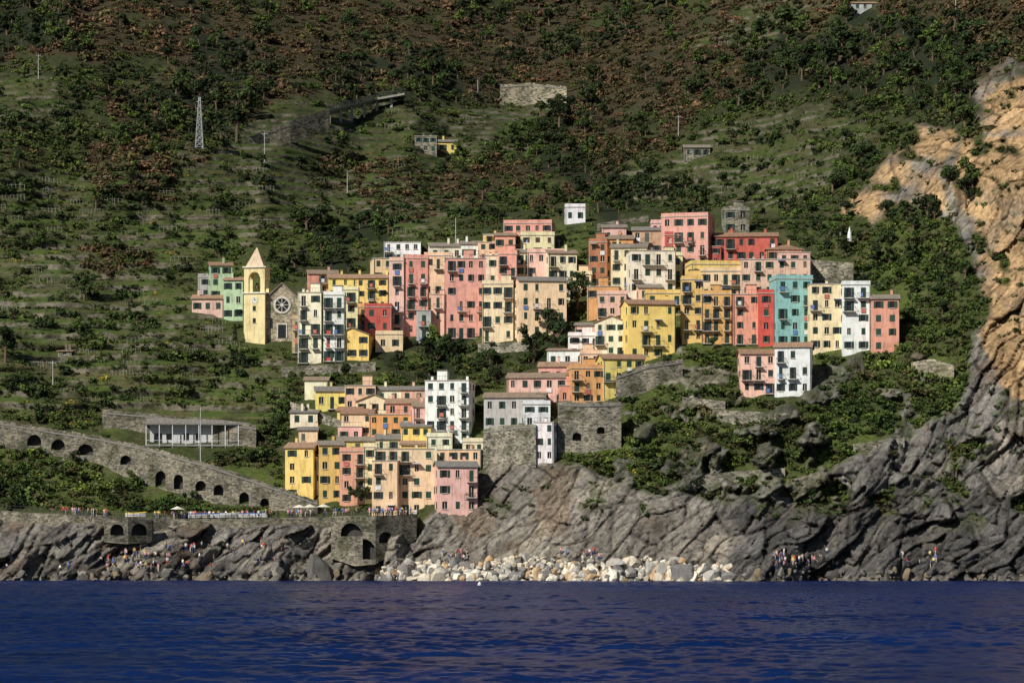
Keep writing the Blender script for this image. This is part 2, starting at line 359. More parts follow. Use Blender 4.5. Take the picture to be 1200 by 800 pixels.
def house(x0,x1,yt,yb,colr,roof='flat',yaw=0,nb=0,nc=None,dep=8.5,shut=None,d=None,name=None,ext=7):
    xc=(x0+x1)/2;RECTS.append((x0,x1,yt,yb))
    if d is None:d=float(Dat(xc,yb))
    s=d/F;ya=math.radians(yaw);Wt=(x1-x0)*s;Ht=(yb-yt)*s
    dep=min(dep,max(5,Wt*1.2))
    W=max(2.0,(Wt-dep*abs(math.sin(ya)))/math.cos(ya))
    rh=0
    if roof=='gable':rh=min(dep*.5*.27,Ht*.3)
    if roof in('gfront','hip'):rh=min(W*.5*.40,Ht*.4,2.4)
    if roof=='shed':rh=min(1.0,Ht*.3)
    H=Ht-rh
    loc=W3(xc,yb,d);off=dep*math.sin(ya)/2
    loc.x+= off
    colv=COL[colr];j=random.uniform(.90,1.06);q_=[random.uniform(.94,1.05) for _ in range(3)];colv=tuple(round(min(.86,c*j*k),2) for c,k in zip(colv,q_))
    wm=stucco(colv) if colr!='stone' else STONE
    B=Buf();G=Buf();Rf=Buf();T=Buf()
    nf=max(1,int(round(H/2.9)));fh=H/nf
    sh=SHUT[shut] if shut is not None else random.choice(SHUT[:3] if random.random()<.8 else SHUT)
    wt=random.choice([.85,.95,1.0]);jit=random.uniform(.05,.3)
    def dowall(O,Uv,Nv,WW,ncol,frontal):
        wins=[];bay=WW/ncol;items=[]
        co_=[random.uniform(-jit,jit) for _ in range(ncol)]
        for f in range(nf):
            for c in range(ncol):
                if random.random()<(.08 if frontal else .35):continue
                uc=bay*(c+.5)+co_[c]*.6;ww=min(wt*random.choice([1,1,1,.75]),bay*.42)
                tall=frontal and random.random()<nb
                v0=f*fh+(.25 if tall else fh*.33);v1=f*fh+min(fh*.82,fh*.33+1.45)
                if not frontal and random.random()<.3: ww*=.7
                if v1-v0<.5:continue
                wins.append((uc-ww/2,uc+ww/2,v0,v1));items.append((uc,ww,v0,v1,tall,f))
        panel(B,G,O,Uv,Nv,WW,-ext,H,wins)
        for (uc,ww,v0,v1,tall,f) in items:
            k=random.random()
            if k<.40:
                sw=min(ww*.5,bay*.5-ww*.5-.04)
                if sw>.12:
                    obox(G,O,Uv,Nv,uc-ww/2-sw,uc-ww/2-.01,.02,.07,v0,v1,1);obox(G,O,Uv,Nv,uc+ww/2+.01,uc+ww/2+sw,.02,.07,v0,v1,1)
            elif k<.76:
                obox(G,O,Uv,Nv,uc-ww/2-.03,uc-.01,-.04,.03,v0,v1,1);obox(G,O,Uv,Nv,uc+.01,uc+ww/2+.03,-.04,.03,v0,v1,1)
            else:
                obox(G,O,Uv,Nv,uc-.04,uc+.04,-.24,-.18,v0,v1,2)
            if random.random()<.5:
                obox(G,O,Uv,Nv,uc-ww/2-.12,uc+ww/2+.12,.0,.14,v0-.12,v0-.005,2)
            if tall:
                bw=min(bay*.95,ww+random.choice([.6,1.2,1.6]));z=f*fh+.12
                obox(T,O,Uv,Nv,uc-bw/2,uc+bw/2,0,1.0,z-.14,z,0)
                obox(T,O,Uv,Nv,uc-bw/2,uc+bw/2,.94,.99,z+.95,z+1.02,1)
                for ssn in(-1,1):obox(T,O,Uv,Nv,uc+ssn*(bw/2-.03)-.02,uc+ssn*(bw/2-.03)+.02,.02,.93,z+.95,z+1.02,1)
                nbar=max(3,int(bw/.28))
                for i in range(nbar+1):
                    uu=uc-bw/2+.02+(bw-.06)*i/nbar;obox(T,O,Uv,Nv,uu,uu+.03,.95,.98,z,z+.95,1)
                if random.random()<.25:
                    a=uc-bw/2+random.random()*bw*.4;obox(T,O,Uv,Nv,a,a+random.uniform(.4,.9),1.0,1.03,z+.25,z+1.05,random.choice([2,3,4]))
            elif frontal and random.random()<.07:
                obox(T,O,Uv,Nv,uc-.5,uc+.5,.12,.15,v0-1.1,v0-.2,random.choice([2,3,4]))
            elif frontal and random.random()<.05:
                obox(T,O,Uv,Nv,uc-.8,uc+.8,.02,1.1,v1+.1,v1+.2,random.choice([2,3]))
    ncol=nc or max(1,int(round(W/2.45)))
    dowall((-W/2,0,0),(1,0,0),(0,-1,0),W,ncol,True)
    nside=max(1,int(round(dep/3.6)))
    dowall((W/2,0,0),(0,1,0),(1,0,0),dep,nside,False)
    dowall((-W/2,dep,0),(0,-1,0),(-1,0,0),dep,nside,False)
    panel(B,G,(W/2,dep,0),(-1,0,0),(0,1,0),W,-ext,H,[])
    if random.random()<.6:
        u=random.choice([.12,W-.22]);obox(T,(-W/2,0,0),(1,0,0),(0,-1,0),u,u+.1,.02,.12,-1,H-.1,random.choice([0,1]))
    rc=roofmat(random.choice(ROOFC));e=.32;t=.16
    if roof=='flat':
        Rf.box(-W/2-.12,W/2+.12,-.12,dep+.12,H,H+.16,1)
        if random.random()<.55:
            for (a,b_,c,d_) in((-W/2,W/2,0,.18),(-W/2,W/2,dep-.18,dep),(-W/2,-W/2+.18,.19,dep-.19),(W/2-.18,W/2,.19,dep-.19)):
                Rf.box(a,b_,c,d_,H+.16,H+.9,2)
        else:
            T.box(-W/2,W/2,.02,.06,H+1.0,H+1.05,1)
            n=max(3,int(W/.6))
            for i in range(n+1):
                xx=-W/2+(W-.05)*i/n;T.box(xx,xx+.04,.02,.06,H+.16,H+1.0,1)
        if random.random()<.55 and W>4:
            a=random.uniform(-W/2+.5,W/2-2.6);Rf.box(a,a+2.1,dep*.4,dep*.4+2.5,H+.16,H+2.3,2);Rf.box(a-.15,a+2.25,dep*.4-.15,dep*.4+2.65,H+2.3,H+2.42,0)
    elif roof=='gable':
        for sx in(-1,1):B.poly([(sx*W/2,0,H),(sx*W/2,dep,H),(sx*W/2,dep/2,H+rh)][::sx],0)
        k=rh/(dep/2)
        Rf.hexa([(-W/2-e,-e,H-k*e),(W/2+e,-e,H-k*e),(W/2+e,dep/2,H+rh),(-W/2-e,dep/2,H+rh)],[(-W/2-e,-e,H-k*e+t),(W/2+e,-e,H-k*e+t),(W/2+e,dep/2,H+rh+t),(-W/2-e,dep/2,H+rh+t)],0)
        Rf.hexa([(-W/2-e,dep/2,H+rh),(W/2+e,dep/2,H+rh),(W/2+e,dep+e,H-k*e),(-W/2-e,dep+e,H-k*e)],[(-W/2-e,dep/2,H+rh+t),(W/2+e,dep/2,H+rh+t),(W/2+e,dep+e,H-k*e+t),(-W/2-e,dep+e,H-k*e+t)],0)
    elif roof=='gfront':
        for yy,sg in((0,1),(dep,-1)):B.poly([(-W/2,yy,H),(W/2,yy,H),(0,yy,H+rh)][::sg],0)
        k=rh/(W/2)
        Rf.hexa([(-W/2-e,-e,H-k*e),(0,-e,H+rh),(0,dep+e,H+rh),(-W/2-e,dep+e,H-k*e)],[(-W/2-e,-e,H-k*e+t),(0,-e,H+rh+t),(0,dep+e,H+rh+t),(-W/2-e,dep+e,H-k*e+t)],0)
        Rf.hexa([(0,-e,H+rh),(W/2+e,-e,H-k*e),(W/2+e,dep+e,H-k*e),(0,dep+e,H+rh)],[(0,-e,H+rh+t),(W/2+e,-e,H-k*e+t),(W/2+e,dep+e,H-k*e+t),(0,dep+e,H+rh+t)],0)
    elif roof=='shed':
        Rf.hexa([(-W/2-e,-e,H),(W/2+e,-e,H),(W/2+e,dep,H+rh),(-W/2-e,dep,H+rh)],[(-W/2-e,-e,H+t),(W/2+e,-e,H+t),(W/2+e,dep,H+rh+t),(-W/2-e,dep,H+rh+t)],0)
        for sx in(-1,1):B.poly([(sx*W/2,0,H),(sx*W/2,dep,H),(sx*W/2,dep,H+rh)][::sx],0)
    elif roof=='hip':
        q=min(W,dep)/2*.9;b4=[(-W/2-e,-e,H),(W/2+e,-e,H),(W/2+e,dep+e,H),(-W/2-e,dep+e,H)]
        Rf.hexa([(x,y,z-.02) for x,y,z in b4],[(x,y,z+.12) for x,y,z in b4],0)
        t4=[(-W/2+q,dep/2-.2,H+rh),(W/2-q,dep/2-.2,H+rh),(W/2-q,dep/2+.2,H+rh),(-W/2+q,dep/2+.2,H+rh)]
        if W<=2*q+.5:t4=[(-.2,dep/2-.2,H+rh),(.2,dep/2-.2,H+rh),(.2,dep/2+.2,H+rh),(-.2,dep/2+.2,H+rh)]
        Rf.hexa([(x,y,z+.121) for x,y,z in b4],t4,0)
    for _ in range(random.choice([0,1,1,2])):
        a=random.uniform(-W/2+.5,W/2-.6);yy=random.uniform(dep*.25,dep*.75);Rf.box(a,a+.5,yy,yy+.5,H,H+rh+1.1,2);Rf.box(a-.08,a+.58,yy-.08,yy+.58,H+rh+1.1,H+rh+1.2,0)
    if random.random()<.5 and Ht>5:
        a=random.uniform(-W/2+.4,W/2-.4);T.box(a,a+.05,dep*.5,dep*.5+.05,H+rh*.5,H+rh+2.4,1);T.box(a-.5,a+.55,dep*.5,dep*.5+.04,H+rh+2.2,H+rh+2.25,1);T.box(a-.35,a+.4,dep*.5,dep*.5+.04,H+rh+1.9,H+rh+1.95,1)
    p=B.obj(name or (colr+'_house'),[wm],loc=loc,rz=ya)
    G.obj('windows_and_shutters',[GLASS,sh,TRIM],p)
    Rf.obj('roof',[rc,SLAB,wm],p)
    if T.v:T.obj('balconies_and_railings',[SLAB,RAIL,plain('cloth',(.7,.7,.7)),plain('cloth',(.12,.2,.45)),plain('cloth',(.5,.15,.12))],p)
    return p
L=[
(241,272,306,366,'green','gable',8,0),(225,262,344,368,'rose','gable',0,0),(262,288,324,376,'green','gable',-6,0),(232,250,325,350,'grey','flat',0,0),
(342,354,374,414,'tan','flat',0,.5),(357,396,315,345,'salmon','gable',6,.2),(349,382,343,426,'ivory','flat',-8,.75),(379,404,346,424,'white','flat',0,.7),(380,394,392,424,'red','flat',0,0),
(393,437,384,422,'ochre','gfront',-6,.3),(382,424,320,350,'yellow','gable',4,0),(402,420,340,385,'cream','flat',0,.3),(416,459,320,364,'yellow','gable',-5,.2),(419,432,360,400,'orange','flat',0,.4),(427,459,360,406,'crimson','flat',0,.2),
(432,482,303,345,'peach','flat',8,.3),(450,493,284,308,'white','flat',0,.2),(456,476,306,396,'rose','flat',-6,.6),(474,502,303,394,'pink','flat',0,.6),(488,506,364,402,'grey','flat',0,.1),
(500,542,283,306,'ivory','gable',5,.1),(497,530,300,348,'peach','flat',0,.5),(505,524,345,396,'rose','flat',-5,.5),(520,569,303,397,'pink','flat',5,.35),(540,571,281,306,'white','gable',0,.2),(568,586,300,336,'ivory','flat',0,.3),
(566,582,275,300,'yellow','flat',0,0),(580,604,272,312,'salmon','gable',0,.3),(590,651,262,300,'pink','flat',-6,.2),(584,606,298,338,'pink','flat',0,.4),(610,650,276,300,'cream','flat',0,0),(604,640,290,326,'cream','gable',-5,.6),(638,676,291,330,'ivory','gable',6,.6),
(565,606,333,401,'cream','flat',-6,.3),(603,664,323,396,'peach','gable',7,.3),(603,628,342,392,'ivory','flat',0,.6),
(690,716,284,338,'brick','flat',-8,.2),(703,742,274,330,'orange','gable',0,.3),(716,762,284,338,'cream','gable',-6,.4),(735,792,294,346,'ivory','flat',5,.4),(741,790,264,300,'tan','gable',-4,.4),(763,782,262,290,'rose','flat',0,0),
(775,840,254,316,'pink','flat',-14,.25),(779,812,276,316,'crimson','flat',0,.3),(820,845,289,312,'crimson','flat',0,.1),(838,914,271,308,'crimson','gable',-4,.2),(898,940,284,308,'salmon','hip',0,.1),
(848,878,246,274,'stone','flat',0,0),(868,953,304,348,'rose','flat',-4,.1),(805,870,310,348,'ochre','flat',6,.2),(822,868,318,352,'peach','flat',0,.3),(799,824,328,402,'ochre','flat',0,.2),(801,860,328,352,'cream','gable',0,.1),
(822,862,345,403,'orange','flat',-6,.5),(859,892,345,404,'salmon','flat',0,.45),(889,907,344,406,'red','flat',0,.1),(905,953,327,407,'teal','flat',6,.35),(949,988,333,412,'cream','flat',0,.15),(987,1022,334,413,'white','flat',-3,.4),(1021,1058,344,414,'salmon','gable',-6,.1),
(729,792,350,422,'yellow','gable',9,.45),(757,800,344,372,'ochre','flat',0,.2),(688,730,336,372,'orange','flat',-6,.3),(700,735,345,372,'rose','flat',0,.2),(697,742,370,418,'ivory','gfront',-8,.1),(674,700,376,400,'rose','shed',-5,.1),
(641,692,405,432,'white','shed',-5,.2),(666,720,394,418,'white','flat',0,.2),(631,681,423,450,'pink','gable',-5,.1),(665,720,432,474,'orange','flat',6,.3),(594,670,436,476,'rose','gable',-6,.1),(700,756,414,462,'yellow','gable',8,.15),(680,704,415,440,'peach','flat',0,.1),
(567,642,459,504,'grey','gable',-5,.1),(613,645,474,500,'white','flat',0,.1),(626,658,495,542,'white','flat',-14,0),
(868,924,408,462,'rose','gable',0,.5),(908,957,400,464,'white','gable',-8,.2),
(662,686,243,262,'white','flat',0,0),(510,537,162,180,'yellow','gable',5,0),(486,512,160,180,'stone','flat',0,0),(802,832,168,186,'stone','gable',0,0),
(1000,1028,0,13,'grey','gable',0,0),(68,84,409,418,'stone','shed',0,0),
(334,374,518,586,'yellow','gable',-8,.2),(370,402,516,588,'ochre','gable',6,.1),(398,430,529,592,'salmon','flat',0,.25),(392,442,510,532,'yellow','gable',5,0),(370,400,540,582,'ivory','flat',0,.2),
(436,470,540,606,'peach','flat',-5,.3),(436,509,526,604,'peach','flat',4,.5),(440,510,508,530,'cream','gable',0,.3),(426,442,524,590,'cream','flat',0,.1),(507,560,540,602,'rose','gable',7,.1),(512,567,527,560,'peach','flat',-4,.1),(542,568,518,545,'cream','flat',0,0),
(498,556,446,520,'white','flat',-8,.6),(480,520,470,520,'rose','gable',5,.1),(400,440,478,512,'peach','gable',-4,.2),(430,482,486,514,'orange','flat',3,.2),(452,500,466,505,'salmon','gable',-3,.1),(366,421,452,480,'yellow','gable',5,.1),(357,384,441,468,'ivory','gable',0,.1),
(418,458,462,486,'cream','gfront',0,.1),(395,426,476,498,'ochre','gable',-5,.1),(470,505,494,528,'yellow','gable',0,.2),(340,372,478,500,'ivory','shed',0,0),(528,556,447,470,'white','gable',0,.2),
(560,596,284,308,'peach','flat',0,.2),(618,662,296,326,'rose','flat',0,.3),(672,694,322,346,'peach','flat',0,.1),(706,734,262,286,'rose','gable',0,.1),(745,776,332,354,'peach','gable',5,.2),(912,950,296,312,'rose','flat',0,.1),
(470,502,516,540,'ochre','gable',0,.2),(404,440,452,482,'peach','flat',0,.1),(500,530,512,540,'ivory','flat',0,.1),(440,470,452,474,'ivory','gable',0,0),(440,472,392,412,'peach','flat',0,.2),
(655,682,452,476,'salmon','flat',0,.2),(470,498,452,474,'rose','gable',0,.1),(396,424,500,520,'rose','flat',0,.1),(652,668,330,356,'ivory','flat',0,.2),(540,560,556,600,'peach','flat',0,.1),(768,800,300,330,'cream','flat',0,.3),(350,372,500,522,'peach','gable',0,0),
]
for r in L:
    house(r[0],r[1],r[2],r[3],r[4],r[5],r[6],r[7])
# ---------------------------------------------------------------- church + bell tower
def church():
    B=Buf();G=Buf();Rf=Buf()
    d=float(Dat(330,396))-2;s=d/F;W=(350-311)*s;H=(396-350)*s;rh=(350-332)*s;dp=16
    loc=W3(330.5,396,d)
    B.box(-W/2,W/2,0,dp,-6,H);
    for yy,sg in((-.003,1),(dp,-1)):B.poly([(-W/2,yy,H),(W/2,yy,H),(0,yy,H+rh)][::sg])
    e=.3;k=rh/(W/2)
    for sx in(-1,1):
        pts=[(sx*(W/2+e),-e,H-k*e),(0,-e,H+rh),(0,dp+e,H+rh),(sx*(W/2+e),dp+e,H-k*e)]
        Rf.hexa(pts,[(x,y,z+.25) for x,y,z in pts],0)
    cz=H*.84;n=24
    for r0,r1,y,mm in((1.5,1.95,-.16,1),(0,.35,-.17,1)):
        for i in range(n):
            a=2*math.pi*i/n;b_=2*math.pi*(i+1)/n
            pts=[(r0*math.cos(a),y,cz+r0*math.sin(a)),(r1*math.cos(a),y,cz+r1*math.sin(a)),(r1*math.cos(b_),y,cz+r1*math.sin(b_)),(r0*math.cos(b_),y,cz+r0*math.sin(b_))]
            G.hexa([(x,0,z) for x,_,z in pts],pts,mm)
    for i in range(n):
        a=2*math.pi*i/n;b_=2*math.pi*(i+1)/n;G.poly([(0,-.03,cz),(1.5*math.cos(a),-.03,cz+1.5*math.sin(a)),(1.5*math.cos(b_),-.03,cz+1.5*math.sin(b_))],0)
    for i in range(8):
        a=math.pi*i/4;G.beam((.3*math.cos(a),-.1,cz+.3*math.sin(a)),(1.55*math.cos(a),-.1,cz+1.55*math.sin(a)),.06,1)
    G.box(-.9,.9,-.06,0,0,3.0,0);G.box(-1.15,-.9,-.16,0,0,3.0,1);G.box(.9,1.15,-.16,0,0,3.0,1);G.box(-1.15,1.15,-.16,0,3.0,3.3,1)
    for sx in(-1,1):
        B.box(sx*W/2-.3,sx*W/2+.3,-.25,.4,-6,H+.1);G.box(sx*2.4-.3,sx*2.4+.3,-.05,0,H*.25,H*.5,0)
    sm_=stone('church_stone',(.42,.36,.28),(.26,.225,.18))
    p=B.obj('stone_church',[sm_],loc=loc,rz=math.radians(2));G.obj('rose_window_and_door',[GLASS,TRIM],p);Rf.obj('roof',[roofmat(ROOFC[3])],p)
    RECTS.append((309,354,332,402))
    B=Buf();G=Buf();d=float(Dat(298,397))-3;s=d/F;W=(311-285.5)*s;loc=W3(298,397,d)
    z=lambda py:(397-py)*s
    h=W/2
    zb=z(344);zc=z(312);zt=z(289)
    def ring(B,r,z0,z1,m):B.box(-r,r,h-r,h+r,z0,z1,m)
    ring(B,h,-6,zb,0);ring(B,h+.25,zb,zb+.35,1)
    pw=h*.42
    for sx in(-1,1):
        for sy in(-1,1):
            cx=sx*(h-pw/2-.06);cy=h+sy*(h-pw/2-.06);B.box(cx-pw/2,cx+pw/2,cy-pw/2,cy+pw/2,zb+.35,zc-1.2,0)
    hh=h-.06;ow=hh-pw
    for face in range(4):
        R=Matrix.Rotation(face*math.pi/2,3,'Z')
        nseg=8
        for i in range(nseg):
            x_0=-ow+2*ow*i/nseg;x_1=-ow+2*ow*(i+1)/nseg
            za=zc-1.2-ow+math.sqrt(max(0,ow*ow-x_0*x_0))-.05;zb2=zc-1.2-ow+math.sqrt(max(0,ow*ow-x_1*x_1))-.05
            f=[Vector((x_0,-hh,za)),Vector((x_1,-hh,zb2)),Vector((x_1,-hh+pw*.9,zb2)),Vector((x_0,-hh+pw*.9,za))]
            t=[Vector((x_0,-hh,zc-1.2)),Vector((x_1,-hh,zc-1.2)),Vector((x_1,-hh+pw*.9,zc-1.2)),Vector((x_0,-hh+pw*.9,zc-1.2))]
            B.hexa([R@v+Vector((0,h,0)) for v in f],[R@v+Vector((0,h,0)) for v in t],0)
    ring(B,hh+.002,zc-1.19,zc-.3,0);ring(B,h+.25,zc-.3,zc,1)
    B.cone((0,h,zb+2.6),(0,h,zb+1.3),.25,.6,2,10)
    S=Buf();S.hexa([(-h*.86,h-h*.86,zc+.001),(h*.86,h-h*.86,zc+.001),(h*.86,h+h*.86,zc+.001),(-h*.86,h+h*.86,zc+.001)],[(-.08,h-.08,zt),(.08,h-.08,zt),(.08,h+.08,zt),(-.08,h+.08,zt)],0)
    S.beam((0,h,zt),(0,h,zt+1.2),.05,1);S.beam((-.35,h,zt+.8),(.35,h,zt+.8),.05,1)
    for zz in(zb*.35,zb*.62):G.box(-.35,.35,-.03,0,zz,zz+1.1,0);G.box(-.5,.5,-.08,0,zz-.14,zz-.01,1)
    n=20;cz=zb-1.5
    for i in range(n):
        a=2*math.pi*i/n;b_=2*math.pi*(i+1)/n;G.poly([(0,-.05,cz),(.75*math.cos(a),-.05,cz+.75*math.sin(a)),(.75*math.cos(b_),-.05,cz+.75*math.sin(b_))],2)
    G.beam((0,-.08,cz),(0,-.08,cz+.6),.04,0);G.beam((0,-.08,cz),(.4,-.08,cz+.1),.04,0)
    p=B.obj('bell_tower',[stucco((.80,.67,.36)),stucco((.76,.70,.56)),plain('bronze',(.12,.09,.05),.4,.5,.6)],loc=loc,rz=math.radians(-10))
    G.obj('windows_and_clock',[GLASS,TRIM,plain('clock_face',(.7,.68,.6))],p);S.obj('spire',[stucco((.62,.48,.34)),RAIL],p)
    RECTS.append((285,311,290,404))
church()
# ---------------------------------------------------------------- walls with arches
def wallpath(pts,dd=0,flat=0):
    ds=[float(np.mean([Dat(x+o,b_) for o in(-12,-6,0,6,12)]))-.5+dd for (x,t,b_) in pts];mn=float(np.mean(ds))
    return [(W3(x,b_,d*(1-flat)+mn*flat),CH+(HZ-t)/F*(d*(1-flat)+mn*flat)) for (x,t,b_),d in zip(pts,ds)]
def arched_wall(name,pts,arches,mat=STONE,thick=3.0,parapet=True,foot=3.0,rail=False,dd=0,deckm=None,flat=0):
    B=Buf();P=wallpath(pts,dd,flat)
    xs=[p[0].x for p in P]
    def at(x):
        y=np.interp(x,xs,[p[0].y for p in P]);zb=np.interp(x,xs,[p[0].z for p in P]);zt=np.interp(x,xs,[p[1] for p in P])
        return y,zb-foot,zt
    A=[]
    for (cx,hw,ht,sill) in arches:
        d=np.interp((cx-600)/F*615,xs,[p[0].y for p in P]);xx=(cx-600)/F*d
        d=at(xx)[0];xx=(cx-600)/F*d;A.append((xx,hw,CH+(HZ-sill)/F*d,ht))
    cuts=set(np.arange(xs[0],xs[-1],1.2).tolist()+xs)
    for (c,hw,z0,ht) in A:
        cuts={u for u in cuts if not(c-hw-.02<u<c+hw+.02)}
        cuts|=set((c+hw*np.cos(np.linspace(0,math.pi,11))).tolist())
    cuts=sorted(cuts)
    for i in range(len(cuts)-1):
        u0,u1=cuts[i],cuts[i+1];y0,b0,t0=at(u0);y1,b1,t1=at(u1);um=(u0+u1)/2
        hit=[a for a in A if abs(um-a[0])<a[1]]
        if hit:
            c,hw,zs,ht=hit[0];f=lambda u:zs+ht-hw+math.sqrt(max(0,hw*hw-(u-c)**2))
            f0,f1=f(u0),f(u1);rd=min(thick-.3,1.8)
            f0=min(f0,t0-.3);f1=min(f1,t1-.3)
            B.poly([(u0,y0,f0),(u1,y1,f1),(u1,y1,t1),(u0,y0,t0)])
            if zs>min(b0,b1):
                B.poly([(u0,y0,b0),(u1,y1,b1),(u1,y1,zs),(u0,y0,zs)]);B.poly([(u0,y0,zs),(u1,y1,zs),(u1,y1+rd,zs),(u0,y0+rd,zs)])
            B.poly([(u0,y0+rd,f0),(u1,y1+rd,f1),(u1,y1,f1),(u0,y0,f0)])
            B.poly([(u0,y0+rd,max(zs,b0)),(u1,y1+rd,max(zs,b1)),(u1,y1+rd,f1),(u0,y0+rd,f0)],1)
            if abs(u0-(c-hw))<1e-6:B.poly([(u0,y0,max(zs,b0)),(u0,y0+rd,max(zs,b0)),(u0,y0+rd,f0),(u0,y0,f0)])
            if abs(u1-(c+hw))<1e-6:B.poly([(u1,y1+rd,max(zs,b1)),(u1,y1,max(zs,b1)),(u1,y1,f1),(u1,y1+rd,f1)])
        else:B.poly([(u0,y0,b0),(u1,y1,b1),(u1,y1,t1),(u0,y0,t0)])
        B.poly([(u0,y0,t0),(u1,y1,t1),(u1,y1+thick,t1),(u0,y0+thick,t0)],2)
        if parapet:
            B.poly([(u0,y0-.12,t0-.25),(u1,y1-.12,t1-.25),(u1,y1-.12,t1+.05),(u0,y0-.12,t0+.05)],2)
            j=random.uniform(.45,.85);B.hexa([(u0,y0+.02,t0+.01),(u1,y1+.02,t1+.01),(u1,y1+.4,t1+.01),(u0,y0+.4,t0+.01)],[(u0,y0+.02,t0+j),(u1,y1+.02,t1+j),(u1,y1+.4,t1+j),(u0,y0+.4,t0+j)],0)
        if rail:
            B.beam((u0,y0+.1,t0),(u0,y0+.1,t0+1.1),.035,3)
            for q in(.55,1.1):B.beam((u0,y0+.1,t0+q),(u1,y1+.1,t1+q),.025,3)
    for u in(cuts[0],cuts[-1]):
        y,b_,t=at(u);B.poly([(u,y,b_),(u,y,t),(u,y+thick,t),(u,y+thick,b_)])
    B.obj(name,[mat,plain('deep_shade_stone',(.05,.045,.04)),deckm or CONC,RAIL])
    for i in range(len(pts)-1):RECTS.append((pts[i][0],pts[i+1][0],min(pts[i][1],pts[i+1][1])-1,max(pts[i][2],pts[i+1][2])-7))
    return at
ws=stone('quay_stone',(.205,.185,.15),(.085,.08,.068))
arched_wall('arched_retaining_wall',[(-120,484,508),(0,496,522),(60,506,531),(120,515,543),(170,526,566),(250,548,588),(320,572,596),(372,590,602)],
 [(-40,1.3,2.2,515),(40,1.5,2.3,522),(68,1.5,2.2,527),(100,1.7,2.3,533),(147,1.2,1.9,544),(188,1.1,3.2,570),(209,1.0,3.0,573),(235,1.1,2.1,575),(256,1.0,2.1,580),(286,1.0,2.3,590),(310,.9,1.8,594)],mat=ws,foot=.8)
QP=[(-120,594,604),(0,598,608),(110,605,614),(200,608,616),(300,607,614),(392,605,616)]
arched_wall('promenade_quay',QP,[],mat=ws,thick=9,parapet=False,rail=True,foot=1.0)
arched_wall('boathouse_arches',[(122,608,628),(150,608,630),(178,609,628)],[(137,1.3,2.2,627),(163,1.4,2.3,627)],mat=ws,thick=3,parapet=False,foot=1.2,dd=-2.2)
HP=[(388,605,645),(415,604,654),(440,604,652),(488,603,622)]
arched_wall('harbour_arch_wall',HP,[(411,2.0,2.6,628),(425,2.6,4.0,655),(452,1.3,2.2,636)],mat=ws,thick=9,parapet=False,rail=True,foot=1.5,dd=-3)
arched_wall('stone_retaining_wall',[(120,483,500),(200,490,510),(300,502,522)],[],mat=ws,thick=3,foot=.6)
arched_wall('stone_retaining_wall',[(566,506,545),(612,500,545),(628,500,544)],[],mat=stone(),thick=4)
arched_wall('stone_retaining_wall',[(654,474,535),(690,475,530),(728,474,522)],[(676,.9,1.6,516),(704,.8,1.4,508)],mat=stone(),thick=5,foot=1.5)
arched_wall('stone_retaining_wall',[(722,443,470),(760,430,456),(800,424,440)],[],mat=stone(),thick=2,foot=1)
arched_wall('stone_retaining_wall',[(290,164,178),(340,146,162),(386,130,147)],[],mat=stone('pale_stone',(.33,.29,.22)),thick=3,foot=1.5,flat=.7,dd=-8)
arched_wall('stone_retaining_wall',[(586,102,122),(625,100,122),(664,104,122)],[],mat=stone('pale_stone',(.33,.29,.22)),thick=5,parapet=True,foot=1)
arched_wall('stone_retaining_wall',[(800,560,568),(860,552,560),(920,548,556)],[],mat=stone(),thick=2,foot=1,parapet=False)
arched_wall('stone_retaining_wall',[(1070,424,444),(1092,420,444),(1118,428,444)],[],mat=stone('pale_stone',(.33,.29,.22)),thick=3,parapet=False,foot=1)
for (a,b_) in (((330,430,440),(440,424,434)),((340,470,480),(420,500,508)),((700,262,270),(760,252,260)),((945,304,330),(1000,308,330)),((560,403,412),(620,400,410)),((800,465,472),(850,470,478)),((1000,520,526),(1060,512,519)),((840,480,492),(925,484,494))):
    arched_wall('stone_retaining_wall',[a,b_],[],mat=stone(),thick=1.5,parapet=False,foot=.8)
def road_bridge():
    B=Buf();pts=[(384,129),(410,122),(440,115),(474,109)]
    P=[W3(x,y,float(min(Dat(x+o,y+k) for k in(2,6,10,14) for o in(-8,0,8)))-1.5) for x,y in pts]
    for a,b_ in zip(P[:-1],P[1:]):
        B.hexa([a+Vector((0,0,-.6)),b_+Vector((0,0,-.6)),b_+Vector((0,7,-.6)),a+Vector((0,7,-.6))],[a,b_,b_+Vector((0,7,0)),a+Vector((0,7,0))],0)
        for h in(.5,1.0):B.beam(a+Vector((0,.1,h)),b_+Vector((0,.1,h)),.08,1)
        n=8
        for i in range(n):
            c=a.lerp(b_,i/n);B.beam(c+Vector((0,.1,0)),c+Vector((0,.1,1.05)),.08,1)
        for i in range(2):
            c=a.lerp(b_,i/2);B.box(c.x,c.x+.7,c.y+1.5,c.y+6,c.z-5,c.z-.6,0)
    B.obj('road_bridge',[plain('pale_concrete',(.38,.36,.32)),RAIL])
road_bridge()
